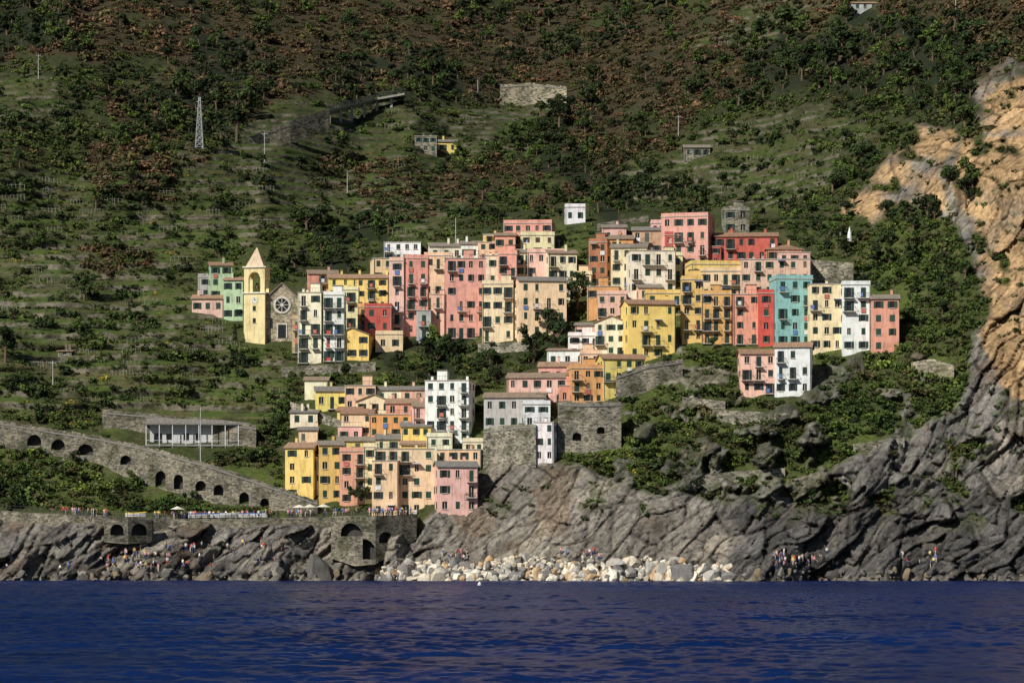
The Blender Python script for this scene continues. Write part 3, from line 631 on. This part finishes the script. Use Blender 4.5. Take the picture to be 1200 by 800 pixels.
def restaurant():
    d=float(Dat(230,516))-1;s=d/F;B=Buf();G=Buf();Rf=Buf();W=(292-176)*s;loc=W3(234,522,d)
    H=24*s
    panel(B,G,(-W/2,0,0),(1,0,0),(0,-1,0),W,-4,H,[(1,2.6,.3,2.6),(3.4,4.6,1.2,2.5),(7,8.2,1,2.6),(9.5,10.7,1,2.6),(13,14.2,1,2.6),(15.2,16.8,.2,2.6)])
    B.poly([(W/2,0,-4),(W/2,7,-4),(W/2,7,H),(W/2,0,H)]);B.poly([(-W/2,7,-4),(-W/2,0,-4),(-W/2,0,H),(-W/2,7,H)]);B.poly([(W/2,7,-4),(-W/2,7,-4),(-W/2,7,H),(W/2,7,H)])
    Rf.box(-W/2-1,W/2+.6,-1.8,7.4,H+.002,H+.3,0);Rf.hexa([(-W/2-1,-1.8,H+.301),(W/2+.6,-1.8,H+.301),(W/2+.6,7.4,H+.301),(-W/2-1,7.4,H+.301)],[(-W/2,1,H+1.5),(W/2-6,1,H+1.2),(W/2-6,6,H+1.2),(-W/2,6,H+1.5)],0)
    for i in range(9):
        x=-W/2-.8+(W+1.2)*i/8;G.box(x,x+.16,-1.7,-1.54,-3,H,1)
    for zz in(.1,1.0):G.box(-W/2-.8,W/2+.4,-1.68,-1.6,zz,zz+.07,1)
    G.box(-W/2-1,W/2+.6,-1.8,-.003,-.2,0,2)
    p=B.obj('terrace_restaurant',[stucco((.55,.55,.54))],loc=loc,rz=math.radians(4));G.obj('windows_and_columns',[GLASS,plain('white_paint',(.7,.7,.7)),CONC],p);Rf.obj('roof',[roofmat(ROOFC[4])],p)
    RECTS.append((130,300,478,522))
restaurant()
def pylon():
    B=Buf();base=W3(234,178);s=base.y/F;H=66*s;w=1.1
    f=lambda t:w*(1-t)+.2*t
    n=9
    for i in range(n):
        t0=i/n;t1=(i+1)/n;a=f(t0);b_=f(t1);q=[(-1,-1),(1,-1),(1,1),(-1,1)]
        for k in range(4):
            p0=q[k];p1=q[(k+1)%4]
            B.beam((p0[0]*a,p0[1]*a,t0*H),(p0[0]*b_,p0[1]*b_,t1*H),.09);B.beam((p0[0]*a,p0[1]*a,t0*H),(p1[0]*b_,p1[1]*b_,t1*H),.05);B.beam((p1[0]*a,p1[1]*a,t0*H),(p0[0]*b_,p0[1]*b_,t1*H),.05);B.beam((p0[0]*b_,p0[1]*b_,t1*H),(p1[0]*b_,p1[1]*b_,t1*H),.05)
    for zz in(.8,.92):B.beam((-.9,0,zz*H),(.9,0,zz*H),.07)
    B.obj('lattice_pylon',[plain('galvanised_steel',(.40,.40,.40),.5,.5)],loc=base-Vector((0,0,.5)))
pylon()
def pole(px,py,h,arm=False):
    B=Buf();B.cone((0,0,-1),(0,0,h),.13,.08,0,7)
    if arm:B.beam((-.7,0,h-.5),(.7,0,h-.5),.05)
    B.obj('utility_pole',[plain('pole_paint',(.45,.45,.43))],loc=W3(px,py))
for a in((45,92,7,1),(310,190,8,1),(407,228,6,0),(795,160,6,1),(235,545,12,0),(1120,12,6,1),(534,285,6,0),(560,112,5,0),(62,455,6,1)):pole(*a)
B=Buf();B.cone((0,0,-.5),(0,0,4.6),.06,.05,1,6);B.cone((0,0,1.2),(0,0,3.0),.55,.42,0,8);B.cone((0,0,3.0),(0,0,4.5),.42,.05,0,8)
B.obj('closed_parasol',[plain('canvas',(.75,.75,.75)),RAIL],loc=W3(995,290)-Vector((0,1,0)))
# ---------------------------------------------------------------- vegetation meshes
def leafmat(name,c,var=.35,dark=.5):
    m,nt,b=newmat(name);oi=N(nt,'ShaderNodeObjectInfo')
    g=N(nt,'ShaderNodeNewGeometry');n=N(nt,'ShaderNodeTexNoise',Scale=.05,Detail=5.0);nt.links.new(g.outputs['Position'],n.inputs['Vector'])
    r=ramp(nt,[(0,tuple(x*dark for x in c)),(.5,c),(1,tuple(min(1,x*(1+var*1.6)) for x in c))]);nt.links.new(oi.outputs['Random'],r.inputs[0])
    r2=ramp(nt,[(.32,(.6,.72,.62)),(.68,(1.45,1.25,1.1))]);nt.links.new(n.outputs[0],r2.inputs[0])
    ri=ramp(nt,[(0,(.6,.6,.6)),(1,(1.4,1.4,1.4))]);nt.links.new(g.outputs['Random Per Island'],ri.inputs[0])
    nt.links.new(mul(nt,mul(nt,r.outputs[0],r2.outputs[0]),ri.outputs[0]),b.inputs['Base Color']);b.inputs['Roughness'].default_value=.75;setspec(b,.2)
    return m
def leaves(B,c,r,n,sz,m=0,flat=1.0):
    for _ in range(n):
        v=Vector((random.gauss(0,1),random.gauss(0,1),random.gauss(0,1))).normalized()
        p=Vector(c)+Vector((v.x*r,v.y*r,v.z*r*flat))*random.uniform(.5,1.1)
        nn=(v+Vector((0,0,.35))+Vector((random.gauss(0,.5),random.gauss(0,.5),random.gauss(0,.5)))).normalized()
        u=nn.orthogonal().normalized();u.rotate(Matrix.Rotation(random.random()*6.28,3,nn));w=nn.cross(u);s=sz*random.uniform(.6,1.3)
        B.poly([p-u*s-w*s*.5,p+u*s*.2-w*s*.7,p+u*s+w*s*.2,p-u*s*.1+w*s*.7],m)
def bush(name,mat,seed,n=6,dens=24,lsz=.17,spread=.85):
    random.seed(seed);B=Buf()
    for i in range(n):
        a=random.random()*6.28;rr=random.uniform(0,spread);leaves(B,(math.cos(a)*rr,math.sin(a)*rr,random.uniform(.05,.6)),random.uniform(.22,.5),dens,lsz)
    for i in range(3):B.cone((0,0,-.2),(random.uniform(-.4,.4),random.uniform(-.4,.4),.5),.05,.02,1,3)
    return B.obj(name,[mat,WOOD],link=False)
def tree(name,mat,seed,link=False,kind='round',nl=44,ls=.055):
    random.seed(seed);B=Buf();B.cone((0,0,-.15),(.02,0,.45),.05,.03,1,7)
    for i in range(13):
        a=random.random()*6.28
        if kind=='round':zz=random.uniform(.35,.95);rr=random.uniform(.05,.36)*(1.25-abs(zz-.6));r=random.uniform(.09,.19)
        elif kind=='pine':zz=random.uniform(.62,.95);rr=random.uniform(.05,.42)*(1.3-zz);r=random.uniform(.10,.17)
        else:zz=.12+.85*i/13;rr=.02;r=.12*(1.05-zz)+.03
        c=(math.cos(a)*rr,math.sin(a)*rr,zz)
        B.cone((.01,0,min(.42,zz*.6)),c,.018,.006,1,4);leaves(B,c,r,nl,ls,0,.75 if kind!='cypress' else 1.6)
    return B.obj(name,[mat,WOOD],link=link)
def coll(name,objs):
    c=bpy.data.collections.new(name)
    for o in objs:c.objects.link(o)
    return c
MB=leafmat('brown_heath_leaves',(.098,.064,.036));MG=leafmat('green_scrub_leaves',(.056,.086,.020));ML=leafmat('bright_scrub_leaves',(.108,.155,.032));MD=leafmat('dark_tree_leaves',(.029,.046,.015));MY=leafmat('flowering_gorse',(.38,.32,.04));MS=leafmat('grey_agave',(.20,.25,.18))
MO=leafmat('olive_brown_leaves',(.064,.060,.025))
cB=coll('brown_heath',[bush('brown_heath_a',MB,1),bush('brown_heath_b',MO,2),bush('brown_heath_c',MB,3),bush('brown_heath_d',MO,33)])
cG=coll('green_scrub',[bush('green_scrub_a',MG,4),bush('green_scrub_b',MG,5),bush('green_scrub_c',MO,6)])
cL=coll('bright_scrub',[bush('bright_scrub_a',ML,7),bush('bright_scrub_b',ML,8),bush('bright_scrub_c',MG,38)])
cK=coll('dark_scrub',[bush('dark_scrub_a',MD,17,n=8),bush('dark_scrub_b',MD,18,n=7),bush('dark_scrub_c',MG,19)])
cY=coll('gorse',[bush('gorse_a',MY,9)])
cD=coll('woodland',[tree('woodland_a',MD,11),tree('woodland_b',MD,12),tree('woodland_c',MD,13,kind='pine'),tree('woodland_d',MG,14)])
def agave():
    random.seed(5);B=Buf()
    for i in range(26):
        a=random.random()*6.28;e=random.uniform(.3,1.3);d=Vector((math.cos(a)*math.cos(e),math.sin(a)*math.cos(e),math.sin(e)));w=d.cross(Vector((0,0,1))).normalized()*.09
        B.poly([-w,w,d*.6+w*.8,d*1.0,d*.6-w*.8],0)
    return B.obj('agave_a',[MS],link=False)
cA=coll('agaves',[agave()])
def stake():
    B=Buf()
    for i in range(5):B.cone((i*.9-1.8,random.uniform(-.1,.1),-.2),(i*.9-1.8+random.uniform(-.06,.06),0,random.uniform(1.2,1.6)),.045,.04,0,4)
    B.beam((-1.9,0,1.1),(1.9,0,1.15),.02,0)
    return B.obj('vine_stakes_a',[plain('bleached_timber',(.34,.31,.26))],link=False)
cS=coll('vine_stakes',[stake()])
def scatter(name,px,py,sc,cl,sq=.85,sink=.15,spin=True):
    d=Dat(px,py);x=(px-600)/F*d;z=CH+(HZ-py)/F*d-sc*sink
    me=bpy.data.meshes.new(name);n=len(px);me.vertices.add(n);me.vertices.foreach_set('co',np.stack([x,d,z],-1).ravel())
    r=me.attributes.new('rot','FLOAT_VECTOR','POINT');rv=np.zeros((n,3));rv[:,2]=rng.random(n)*6.28 if spin else rng.normal(0,.15,n);rv[:,:2]=rng.normal(0,.1 if spin else .01,(n,2));r.data.foreach_set('vector',rv.ravel())
    s=me.attributes.new('scl','FLOAT_VECTOR','POINT');k=rng.uniform(.8,1.25,(n,3))*sc[:,None];k[:,2]*=sq;s.data.foreach_set('vector',k.ravel())
    ii=me.attributes.new('idx','INT','POINT');ii.data.foreach_set('value',rng.integers(0,len(cl.objects),n).astype(np.int32))
    o=bpy.data.objects.new(name,me);scene.collection.objects.link(o)
    ng=bpy.data.node_groups.new(name,'GeometryNodeTree');ng.interface.new_socket('Geometry',in_out='INPUT',socket_type='NodeSocketGeometry');ng.interface.new_socket('Geometry',in_out='OUTPUT',socket_type='NodeSocketGeometry')
    gi=ng.nodes.new('NodeGroupInput');go=ng.nodes.new('NodeGroupOutput');ip=ng.nodes.new('GeometryNodeInstanceOnPoints');ci=ng.nodes.new('GeometryNodeCollectionInfo')
    ci.inputs['Collection'].default_value=cl;ci.inputs['Separate Children'].default_value=True;ci.inputs['Reset Children'].default_value=True
    def na(nm,t):
        a=ng.nodes.new('GeometryNodeInputNamedAttribute');a.data_type=t;a.inputs[0].default_value=nm
        return [q for q in a.outputs if q.enabled and q.name=='Attribute'][0]
    L_=ng.links.new
    L_(gi.outputs[0],ip.inputs['Points']);L_(ci.outputs[0],ip.inputs['Instance']);ip.inputs['Pick Instance'].default_value=True
    L_(na('idx','INT'),ip.inputs['Instance Index']);L_(na('rot','FLOAT_VECTOR'),ip.inputs['Rotation']);L_(na('scl','FLOAT_VECTOR'),ip.inputs['Scale']);L_(ip.outputs[0],go.inputs[0])
    md=o.modifiers.new('scatter','NODES');md.node_group=ng
    print(name,n)
def cand(sp,x0=-285,x1=1485,y0=-155,y1=665):
    xs=np.arange(x0,x1,sp);ys=np.arange(y0,y1,sp*.8);a,b_=np.meshgrid(xs,ys);a=a+rng.uniform(-.6,.6,a.shape)*sp;b_=b_+rng.uniform(-.6,.6,b_.shape)*sp
    a=a.ravel();b_=b_.ravel();k=(a>x0)&(a<x1)&(b_>y0)&(b_<y1)
    for (rx0,rx1,ry0,ry1) in RECTS:k&=~((a>rx0-4)&(a<rx1+4)&(b_>ry0-1)&(b_<ry1+6))
    return a[k],b_[k]
a,b_=cand(6.0,-200,1400,-120);R=rng.random(len(a));rkv=Mat_at(rock,a,b_);br=Mat_at(brown,a,b_);fo=Mat_at(forest,a,b_);te=Mat_at(terr,a,b_);G1=Mat_at(g1,a,b_);G2=Mat_at(g2,a,b_)
veg=rkv<.35
sz=np.exp(rng.normal(0,.33,len(a)))*1.05*(1+.2*(b_<200))
k=veg&(br>.5)&(fo<.5)&(R<.9);scatter('brown_heath_scrub',a[k],b_[k],sz[k]*1.3,cB)
k=veg&(br<=.5)&(te<.4)&(fo<.5)&(R<np.where(G1>.05,.4,.7));scatter('green_scrub',a[k],b_[k],sz[k]*1.1,cG)
R2=rng.random(len(a))
k=veg&(te<.4)&(fo<.5)&(R2<np.where(br>.5,.05,np.where(G1>-.05,.42,.18)*np.where(b_<200,.45,1)));scatter('bright_green_scrub',a[k],b_[k],sz[k]*.85,cL)
R3=rng.random(len(a))
k=veg&(R3<.009)&(b_>200)&(b_<620);scatter('flowering_gorse',a[k],b_[k],sz[k]*.7,cY)
k=(rkv>.35)&(R3<.02+.22*(Mat_at(n1,a,b_)+.4*G2>.12))&(b_<610)&(a>500);scatter('cliff_shrubs',a[k],b_[k],sz[k]*.75,cG)
cl2=fbm(a/26,b_/16,3.,4,141);R4=rng.random(len(a))
k=veg&(R4<np.where(cl2>.16,.55,.05))&(b_>120)&(b_<600);scatter('dark_scrub',a[k],b_[k],sz[k]*1.15,cK)
a2,b2=cand(3.6,-150,1350,40,520);t2=Mat_at(terr,a2,b2);p2=Mat_at(p,a2,b2);r2=Mat_at(rock,a2,b2);Rr=rng.random(len(a2))
k=(t2>.5)&(p2>.50)&(p2<.66)&(r2<.3)&(Rr<.62);scatter('terrace_vines',a2[k],b2[k],rng.uniform(.3,.65,k.sum()),cL)
k=(t2>.5)&(p2>.86)&(r2<.3)&(Rr<.4);scatter('terrace_hedges',a2[k],b2[k],rng.uniform(.35,.8,k.sum()),cG)
k=(t2>.5)&(rng.random(len(a2))<.04+.17*(Mat_at(g1,a2,b2)>.10));scatter('terrace_shrubs',a2[k],b2[k],np.exp(rng.normal(-.2,.4,k.sum())),cG)
k=(t2>.5)&(p2>.52)&(p2<.7)&(Mat_at(g3,a2,b2)>.0)&(Rr<.10);scatter('vine_stakes',a2[k],b2[k],rng.uniform(.7,1.0,k.sum()),cS,1,0,False)
a3,b3=cand(8.5);f3_=Mat_at(forest,a3,b3);r3=Mat_at(rock,a3,b3);t3=Mat_at(terr,a3,b3);R=rng.random(len(a3));cl=fbm(a3/50,b3/40,6.,4,131)
k=(r3<.4)&((f3_>.5)&(R<.75)|((t3<.4)&(R<np.where((b3<260)&(cl>.0),.26,.06)))|((t3>=.4)&(R<.012)));scatter('distant_woodland',a3[k],b3[k],np.exp(rng.normal(1.2,.32,k.sum()))*np.where(b3[k]>330,.75,1.1),cD,1.0,.08)
k=(a3>540)&(b3>180)&(b3<580)&(R<.03)|((a3<140)&(b3>540)&(b3<590)&(R<.2));scatter('agaves',a3[k],b3[k],rng.uniform(.6,1.2,k.sum()),cA,1,.0)
def palm(px,py,h):
    random.seed(int(px));B=Buf();pts=[Vector((.12*math.sin(i*.6),0,h*i/6)) for i in range(7)]
    for i in range(6):B.cone(pts[i],pts[i+1],.22-.015*i,.21-.015*i,0,8)
    for i in range(26):
        a=random.random()*6.28;e=random.uniform(-.2,1.1);pr=pts[-1];L_=random.uniform(1.8,2.4);v=Vector((math.cos(a)*math.cos(e),math.sin(a)*math.cos(e),math.sin(e)))
        for j in range(6):
            nx_=pr+v*L_/6;w=v.cross(Vector((0,0,1))).normalized()*(.28*(1-j/7));B.poly([pr-w+Vector((0,0,-.1)),pr,nx_,nx_-w*.9+Vector((0,0,-.1))],1);B.poly([pr,pr+w+Vector((0,0,-.1)),nx_+w*.9+Vector((0,0,-.1)),nx_],1);pr=nx_;v=(v+Vector((0,0,-.22))).normalized()
    B.obj('palm_tree',[WOOD,MG],loc=W3(px,py))
palm(548,470,5);palm(112,248,4.5);palm(1120,560,2)
for i,(x,y,h,kd,nm) in enumerate([(278,165,9,'pine','pine_tree'),(625,420,7,'round','broadleaf_tree'),(652,415,8,'round','broadleaf_tree'),(676,362,8,'round','broadleaf_tree'),(640,395,6,'round','broadleaf_tree'),(8,420,7,'round','broadleaf_tree'),(100,350,6,'round','broadleaf_tree'),(655,150,9,'round','broadleaf_tree'),(420,590,5,'round','broadleaf_tree'),(276,400,4,'cypress','cypress_tree'),(985,70,10,'pine','pine_tree'),(1130,240,6,'round','broadleaf_tree'),(545,505,5,'cypress','cypress_tree'),(780,432,3,'round','broadleaf_tree')]):
    o=tree(nm,MD,40+i,link=True,kind=kd,nl=90,ls=.04);o.location=W3(x,y)-Vector((0,2,0));o.scale=(h,h,h)
random.seed(99)
# ---------------------------------------------------------------- boulders
def boulders(name,spec,mats):
    B=Buf();import bmesh
    bm=bmesh.new();bmesh.ops.create_icosphere(bm,subdivisions=2,radius=1);bv=np.array([v.co[:] for v in bm.verts]);bf=[tuple(v.index for v in f.verts) for f in bm.faces];bm.free()
    for (px,py,r,m) in spec:
        dr=rng.normal(0,1,(9,3));dr/=np.linalg.norm(dr,axis=1)[:,None];v=bv.copy()
        for q in dr:
            dd=v@q;cut=rng.uniform(.4,.8);ex=np.clip(dd-cut,0,None);v-=ex[:,None]*q
        v*=rng.uniform(.65,1.3,3)*r
        th=rng.random()*6.28;c,s=math.cos(th),math.sin(th);v=v@np.array([[c,-s,0],[s,c,0],[0,0,1]])
        P=W3(px,py);v+=np.array(P)-np.array([0,.7,0]);n=len(B.v);B.v+=[tuple(x) for x in v];B.f+=[tuple(n+i for i in f) for f in bf];B.m+=[m]*len(bf)
    return B.obj(name,mats)
bmts=[stucco(c,'boulder') for c in((.60,.53,.42),(.40,.38,.34),(.50,.34,.19),(.20,.19,.18),(.74,.68,.57))]
sp=[]
for i in range(850):
    x=440+415*random.random();top=661-7*math.sin(min(1,max(0,(x-440)/415))*math.pi)-3*math.sin(x/23)
    if x<500:top+=8*(500-x)/60
    y=random.uniform(top,684);sp.append((x,y,math.exp(random.gauss(-.35,.42))*(1.2 if y>668 else .9),random.choices(range(5),[6,5,2.7,4,3])[0]))
boulders('breakwater_boulders',sp,bmts)
sp=[(random.uniform(-250,1450),random.uniform(668,683),math.exp(random.gauss(-.7,.5)),random.choice([0,1,2,3])) for _ in range(480)]
sp=[q for q in sp if not 440<q[0]<855];boulders('shore_rocks',sp,[stucco(c,'shore_rock') for c in((.23,.21,.18),(.14,.13,.12),(.19,.15,.10),(.09,.082,.078))])
# ---------------------------------------------------------------- people
def person_mesh(pose):
    V=[(0,0,.95)];E=[];R=[.15];Mt=[]
    def add(p,r,par,m):V.append(p);R.append(r);E.append((par,len(V)-1));Mt.append(m);return len(V)-1
    sit=pose=='sit'
    w=add((0,0,1.12),.13,0,1);c=add((0,0,1.34),.16,w,1);nk=add((0,-.01,1.50),.055,c,3);hd=add((0,-.03,1.60),.095,nk,3);tp=add((0,-.02,1.70),.09,hd,4)
    for sx in(-1,1):
        sh=add((sx*.18,0,1.41),.065,c,1);st={'walk':sx*.22,'stand':.02,'sit':-.2,'wave':.02}[pose]
        if pose=='wave' and sx>0:el=add((.36,0,1.5),.045,sh,1);wr=add((.38,-.05,1.74),.03,el,3);add((.38,-.05,1.86),.035,wr,3)
        else:el=add((sx*.25,st*.4,1.14),.045,sh,1);wr=add((sx*.25,st-.06,.92),.03,el,3);add((sx*.24,st-.09,.82),.035,wr,3)
        hp=add((sx*.10,0,.88),.095,0,2)
        if sit:kn=add((sx*.14,-.42,.90),.065,hp,2);an=add((sx*.14,-.46,.50),.045,kn,2);add((sx*.14,-.62,.46),.04,an,0)
        else:
            o={'walk':sx*-.22}.get(pose,0);kn=add((sx*.10,o*.7-.02,.5),.065,hp,2);an=add((sx*.10,o,.09),.045,kn,2);add((sx*.11,o-.16,.04),.04,an,0)
    if sit:V=[(x,y,z-.80) for x,y,z in V]
    me=bpy.data.meshes.new('p');me.from_pydata(V,E,[]);o=bpy.data.objects.new('p',me);scene.collection.objects.link(o)
    sk=o.modifiers.new('s','SKIN');sv=me.skin_vertices[0].data
    for i,r in enumerate(R):sv[i].radius=(r,r*.8 if i<3 else r)
    sv[0].use_root=True
    ss=o.modifiers.new('u','SUBSURF');ss.levels=1
    dg=bpy.context.evaluated_depsgraph_get();r=bpy.data.meshes.new_from_object(o.evaluated_get(dg));bpy.data.objects.remove(o)
    mi=[]
    for f in r.polygons:
        p_=f.center;best=None
        for (a,b_),m in zip(E,Mt):
            A=Vector(V[a]);Bb=Vector(V[b_]);t=max(0,min(1,(p_-A).dot(Bb-A)/max(1e-6,(Bb-A).length_squared)));q=(p_-(A+(Bb-A)*t)).length
            if best is None or q<best[0]:best=(q,m)
        m=best[1]
        if m==4 and p_.y<-.07 and p_.z<(.88 if sit else 1.68):m=3
        mi.append(m)
    r.materials.clear()
    for i in range(5):r.materials.append(None)
    r.polygons.foreach_set('material_index',mi);r.update();return r
SK=plain('skin',(.52,.30,.20));HR=[plain('hair',c) for c in((.03,.02,.015),(.12,.07,.03))]
SHC=[plain('shirt',c) for c in((.8,.8,.78),(.70,.05,.04),(.05,.18,.6),(.06,.06,.07),(.75,.6,.15),(.78,.76,.7),(.75,.3,.4))];TR=[plain('trousers',c) for c in((.03,.06,.18),(.05,.05,.05),(.55,.48,.38))];SO=plain('shoe',(.05,.04,.04))
PM={k:person_mesh(k) for k in('stand','walk','sit','wave')};vars_={}
def person(loc,pose=None):
    pose=pose or random.choices(['stand','walk','sit','wave'],[6,3,3,.5])[0];key=(pose,random.randrange(7),random.randrange(3))
    if key not in vars_:
        m=PM[pose].copy()
        for i,mm in enumerate([SO,SHC[key[1]],TR[key[2]],SK,random.choice(HR)]):m.materials[i]=mm
        vars_[key]=m
    o=bpy.data.objects.new('person',vars_[key]);scene.collection.objects.link(o);o.location=loc;o.rotation_euler=(0,0,random.uniform(-1.6,1.6));return o
def crowd(n,x0,x1,y0,y1,pose=None):
    for _ in range(n):
        best=None
        for _t in range(5):
            x=random.uniform(x0,x1);y=random.uniform(y0,y1)
            g=float(min(Dat(x,y-2.4)-Dat(x,y),2.5))
            if best is None or g>best[0]:best=(g,x,y)
        q=W3(best[1],best[2]);person(q+Vector((0,.15,.02)),pose)
crowd(46,140,240,640,670);crowd(46,905,988,650,668);crowd(16,515,560,650,660);crowd(14,90,145,655,672);crowd(12,655,705,650,660);crowd(10,1055,1115,646,668);crowd(16,240,340,636,668);crowd(8,0,90,650,672)
def on_path(x,pts,dd,back):
    P=wallpath(pts,dd);xs=[q[0].x for q in P];wx=(x-600)/F*613
    return Vector((wx,float(np.interp(wx,xs,[q[0].y for q in P]))+back,float(np.interp(wx,xs,[q[1] for q in P]))+.005))
for (n,x0,x1,pp,dd) in((24,70,130,QP,0),(40,180,300,QP,0),(24,300,385,QP,0),(30,392,484,HP,-3)):
    for _ in range(n):person(on_path(random.uniform(x0,x1),pp,dd,random.uniform(.6,6)),random.choice(['stand','walk']))
def boat(x,L_,cm,back):
    B=Buf();n=10;rings=[]
    for i in range(n+1):
        t=i/n;xx=(t-.5)*L_;w=.85*math.sin(math.pi*min(1,(.18+t*.82)))**.6*(1 if t<.95 else .4);w=max(.04,w);k=.25+.25*t*t
        rings.append([(xx,-w,.75+k*.6),(xx,-w*.75,.3),(xx,0,.02+.2*t**4),(xx,w*.75,.3),(xx,w,.75+k*.6)])
    for a,b2_ in zip(rings[:-1],rings[1:]):
        for j in range(4):B.poly([a[j],b2_[j],b2_[j+1],a[j+1]],0)
        m0=(a[2][0],0,a[0][2]+.25);m1=(b2_[2][0],0,b2_[0][2]+.25)
        B.poly([a[0],b2_[0],m1,m0],1);B.poly([m0,m1,b2_[4],a[4]],1)
    B.poly(rings[0],0)
    B.obj('covered_rowing_boat',[plain('boat_hull',(.7,.7,.68),.4),plain('boat_cover',cm,.6)],loc=on_path(x,QP,0,back),rz=random.uniform(-.4,.4))
for i,(x,c) in enumerate([(232,(.03,.12,.5)),(250,(.03,.15,.55)),(268,(.6,.6,.6)),(284,(.04,.14,.5)),(160,(.6,.42,.05)),(300,(.05,.2,.5))]):boat(x,4.2,c,2.5+i%2)
for x in(350,362,378,206):
    B=Buf();B.cone((0,0,0),(0,0,2.3),.04,.04,1,6);B.cone((0,0,2.0),(0,0,2.6),1.5,.08,0,8);B.obj('parasol',[plain('canvas',(.72,.68,.58)),RAIL],loc=on_path(x,QP,0,3.5))
B=Buf();B.cone((0,0,-.3),(0,0,.35),.35,.3,0,10);B.cone((0,0,.35),(0,0,.7),.3,.05,0,10);bl=W3(562,686,500);bl.z=0;B.obj('mooring_buoy',[plain('white_buoy',(.75,.75,.75),.4)],loc=bl)
# ---------------------------------------------------------------- sea
m,nt,b=newmat('sea_water');g=N(nt,'ShaderNodeNewGeometry')
n9=N(nt,'ShaderNodeTexNoise',Scale=2.4,Detail=5.0,Roughness=.65);nt.links.new(g.outputs['Position'],n9.inputs['Vector'])
n8=N(nt,'ShaderNodeTexNoise',Scale=.05,Detail=7.0,Roughness=.7);mp=N(nt,'ShaderNodeMapping');mp.inputs['Scale'].default_value=(.6,.6,1);nt.links.new(g.outputs['Position'],mp.inputs['Vector']);nt.links.new(mp.outputs[0],n8.inputs['Vector'])
r=ramp(nt,[(.35,(.0006,.0095,.056)),(.65,(.0012,.0185,.108))]);nt.links.new(n8.outputs[0],r.inputs[0]);nt.links.new(r.outputs[0],b.inputs['Base Color'])
b.inputs['Roughness'].default_value=.15;b.inputs['IOR'].default_value=1.33;setspec(b,.05)
bp2=N(nt,'ShaderNodeBump',Strength=1.0,Distance=.25);nt.links.new(n9.outputs[0],bp2.inputs['Height'])
nt.links.new(bp2.outputs[0],b.inputs['Normal'])
ys=[100.0]
while ys[-1]<640:ys.append(ys[-1]+.22+ys[-1]*.0011)
ys=np.array(ys);uu=np.linspace(-.235,.235,860);UU,YY=np.meshgrid(uu,ys);XX=UU*np.maximum(YY,250)
rs=np.random.default_rng(3)
def wav(x,y):
    r=0
    for i in range(20):
        L_=.9*1.12**i;th=rs.normal(0,.9);k=2*math.pi/L_;amp=.0105*L_**.7
        r=r+amp*np.sin(k*(x*math.sin(th)+y*math.cos(th))+rs.random()*6.28)
    return r
ZZ=wav(XX,YY);ZZ=ZZ*(.7+.8*fbm(XX/20,YY/30,.5,4,201))+fbm(XX/1.3,YY/.8,.3,3,203)*.06
ed=sm(0,1,np.minimum.reduce([(YY-100)/12,(640-YY)/30,(.235-np.abs(UU))/.01]));ZZ*=ed
me=gridmesh('sea',XX,YY,ZZ,flip=True);me.materials.append(m)
me.polygons.foreach_set('use_smooth',np.ones(len(me.polygons),bool))
sea=bpy.data.objects.new('sea',me);scene.collection.objects.link(sea)
me=bpy.data.meshes.new('open_sea');S=4000;me.from_pydata([(-S,-S,-.45),(S,-S,-.45),(S,S,-.45),(-S,S,-.45)],[],[(0,1,2,3)]);me.materials.append(m)
o=bpy.data.objects.new('open_sea',me);scene.collection.objects.link(o)
# ---------------------------------------------------------------- light, world, camera
EL=38;AZ=-138
w=bpy.data.worlds.new('World');scene.world=w;w.use_nodes=True;nt=w.node_tree
st=nt.nodes.new('ShaderNodeTexSky');st.sky_type='NISHITA';st.sun_disc=False;st.sun_elevation=math.radians(EL);st.sun_rotation=math.radians(AZ);st.air_density=1.0;st.dust_density=.3
nt.links.new(st.outputs[0],nt.nodes['Background'].inputs[0]);nt.nodes['Background'].inputs[1].default_value=.05
sd=Vector((math.sin(math.radians(AZ))*math.cos(math.radians(EL)),math.cos(math.radians(AZ))*math.cos(math.radians(EL)),math.sin(math.radians(EL))))
l=bpy.data.lights.new('sun','SUN');l.energy=5.0;l.angle=math.radians(.5);l.color=(1,.965,.88)
lo=bpy.data.objects.new('sun',l);scene.collection.objects.link(lo);lo.rotation_euler=sd.to_track_quat('Z','Y').to_euler()
cd=bpy.data.cameras.new('camera');cam=bpy.data.objects.new('camera',cd);scene.collection.objects.link(cam)
cd.sensor_width=36;cd.lens=108;cd.shift_y=250/1200;cd.clip_end=9000;cd.clip_start=1;cam.location=(0,0,CH);cam.rotation_euler=(math.pi/2,0,0);scene.camera=cam
scene.view_settings.view_transform='Standard';scene.view_settings.look='None';scene.view_settings.exposure=0
print('done objects',len(scene.objects))
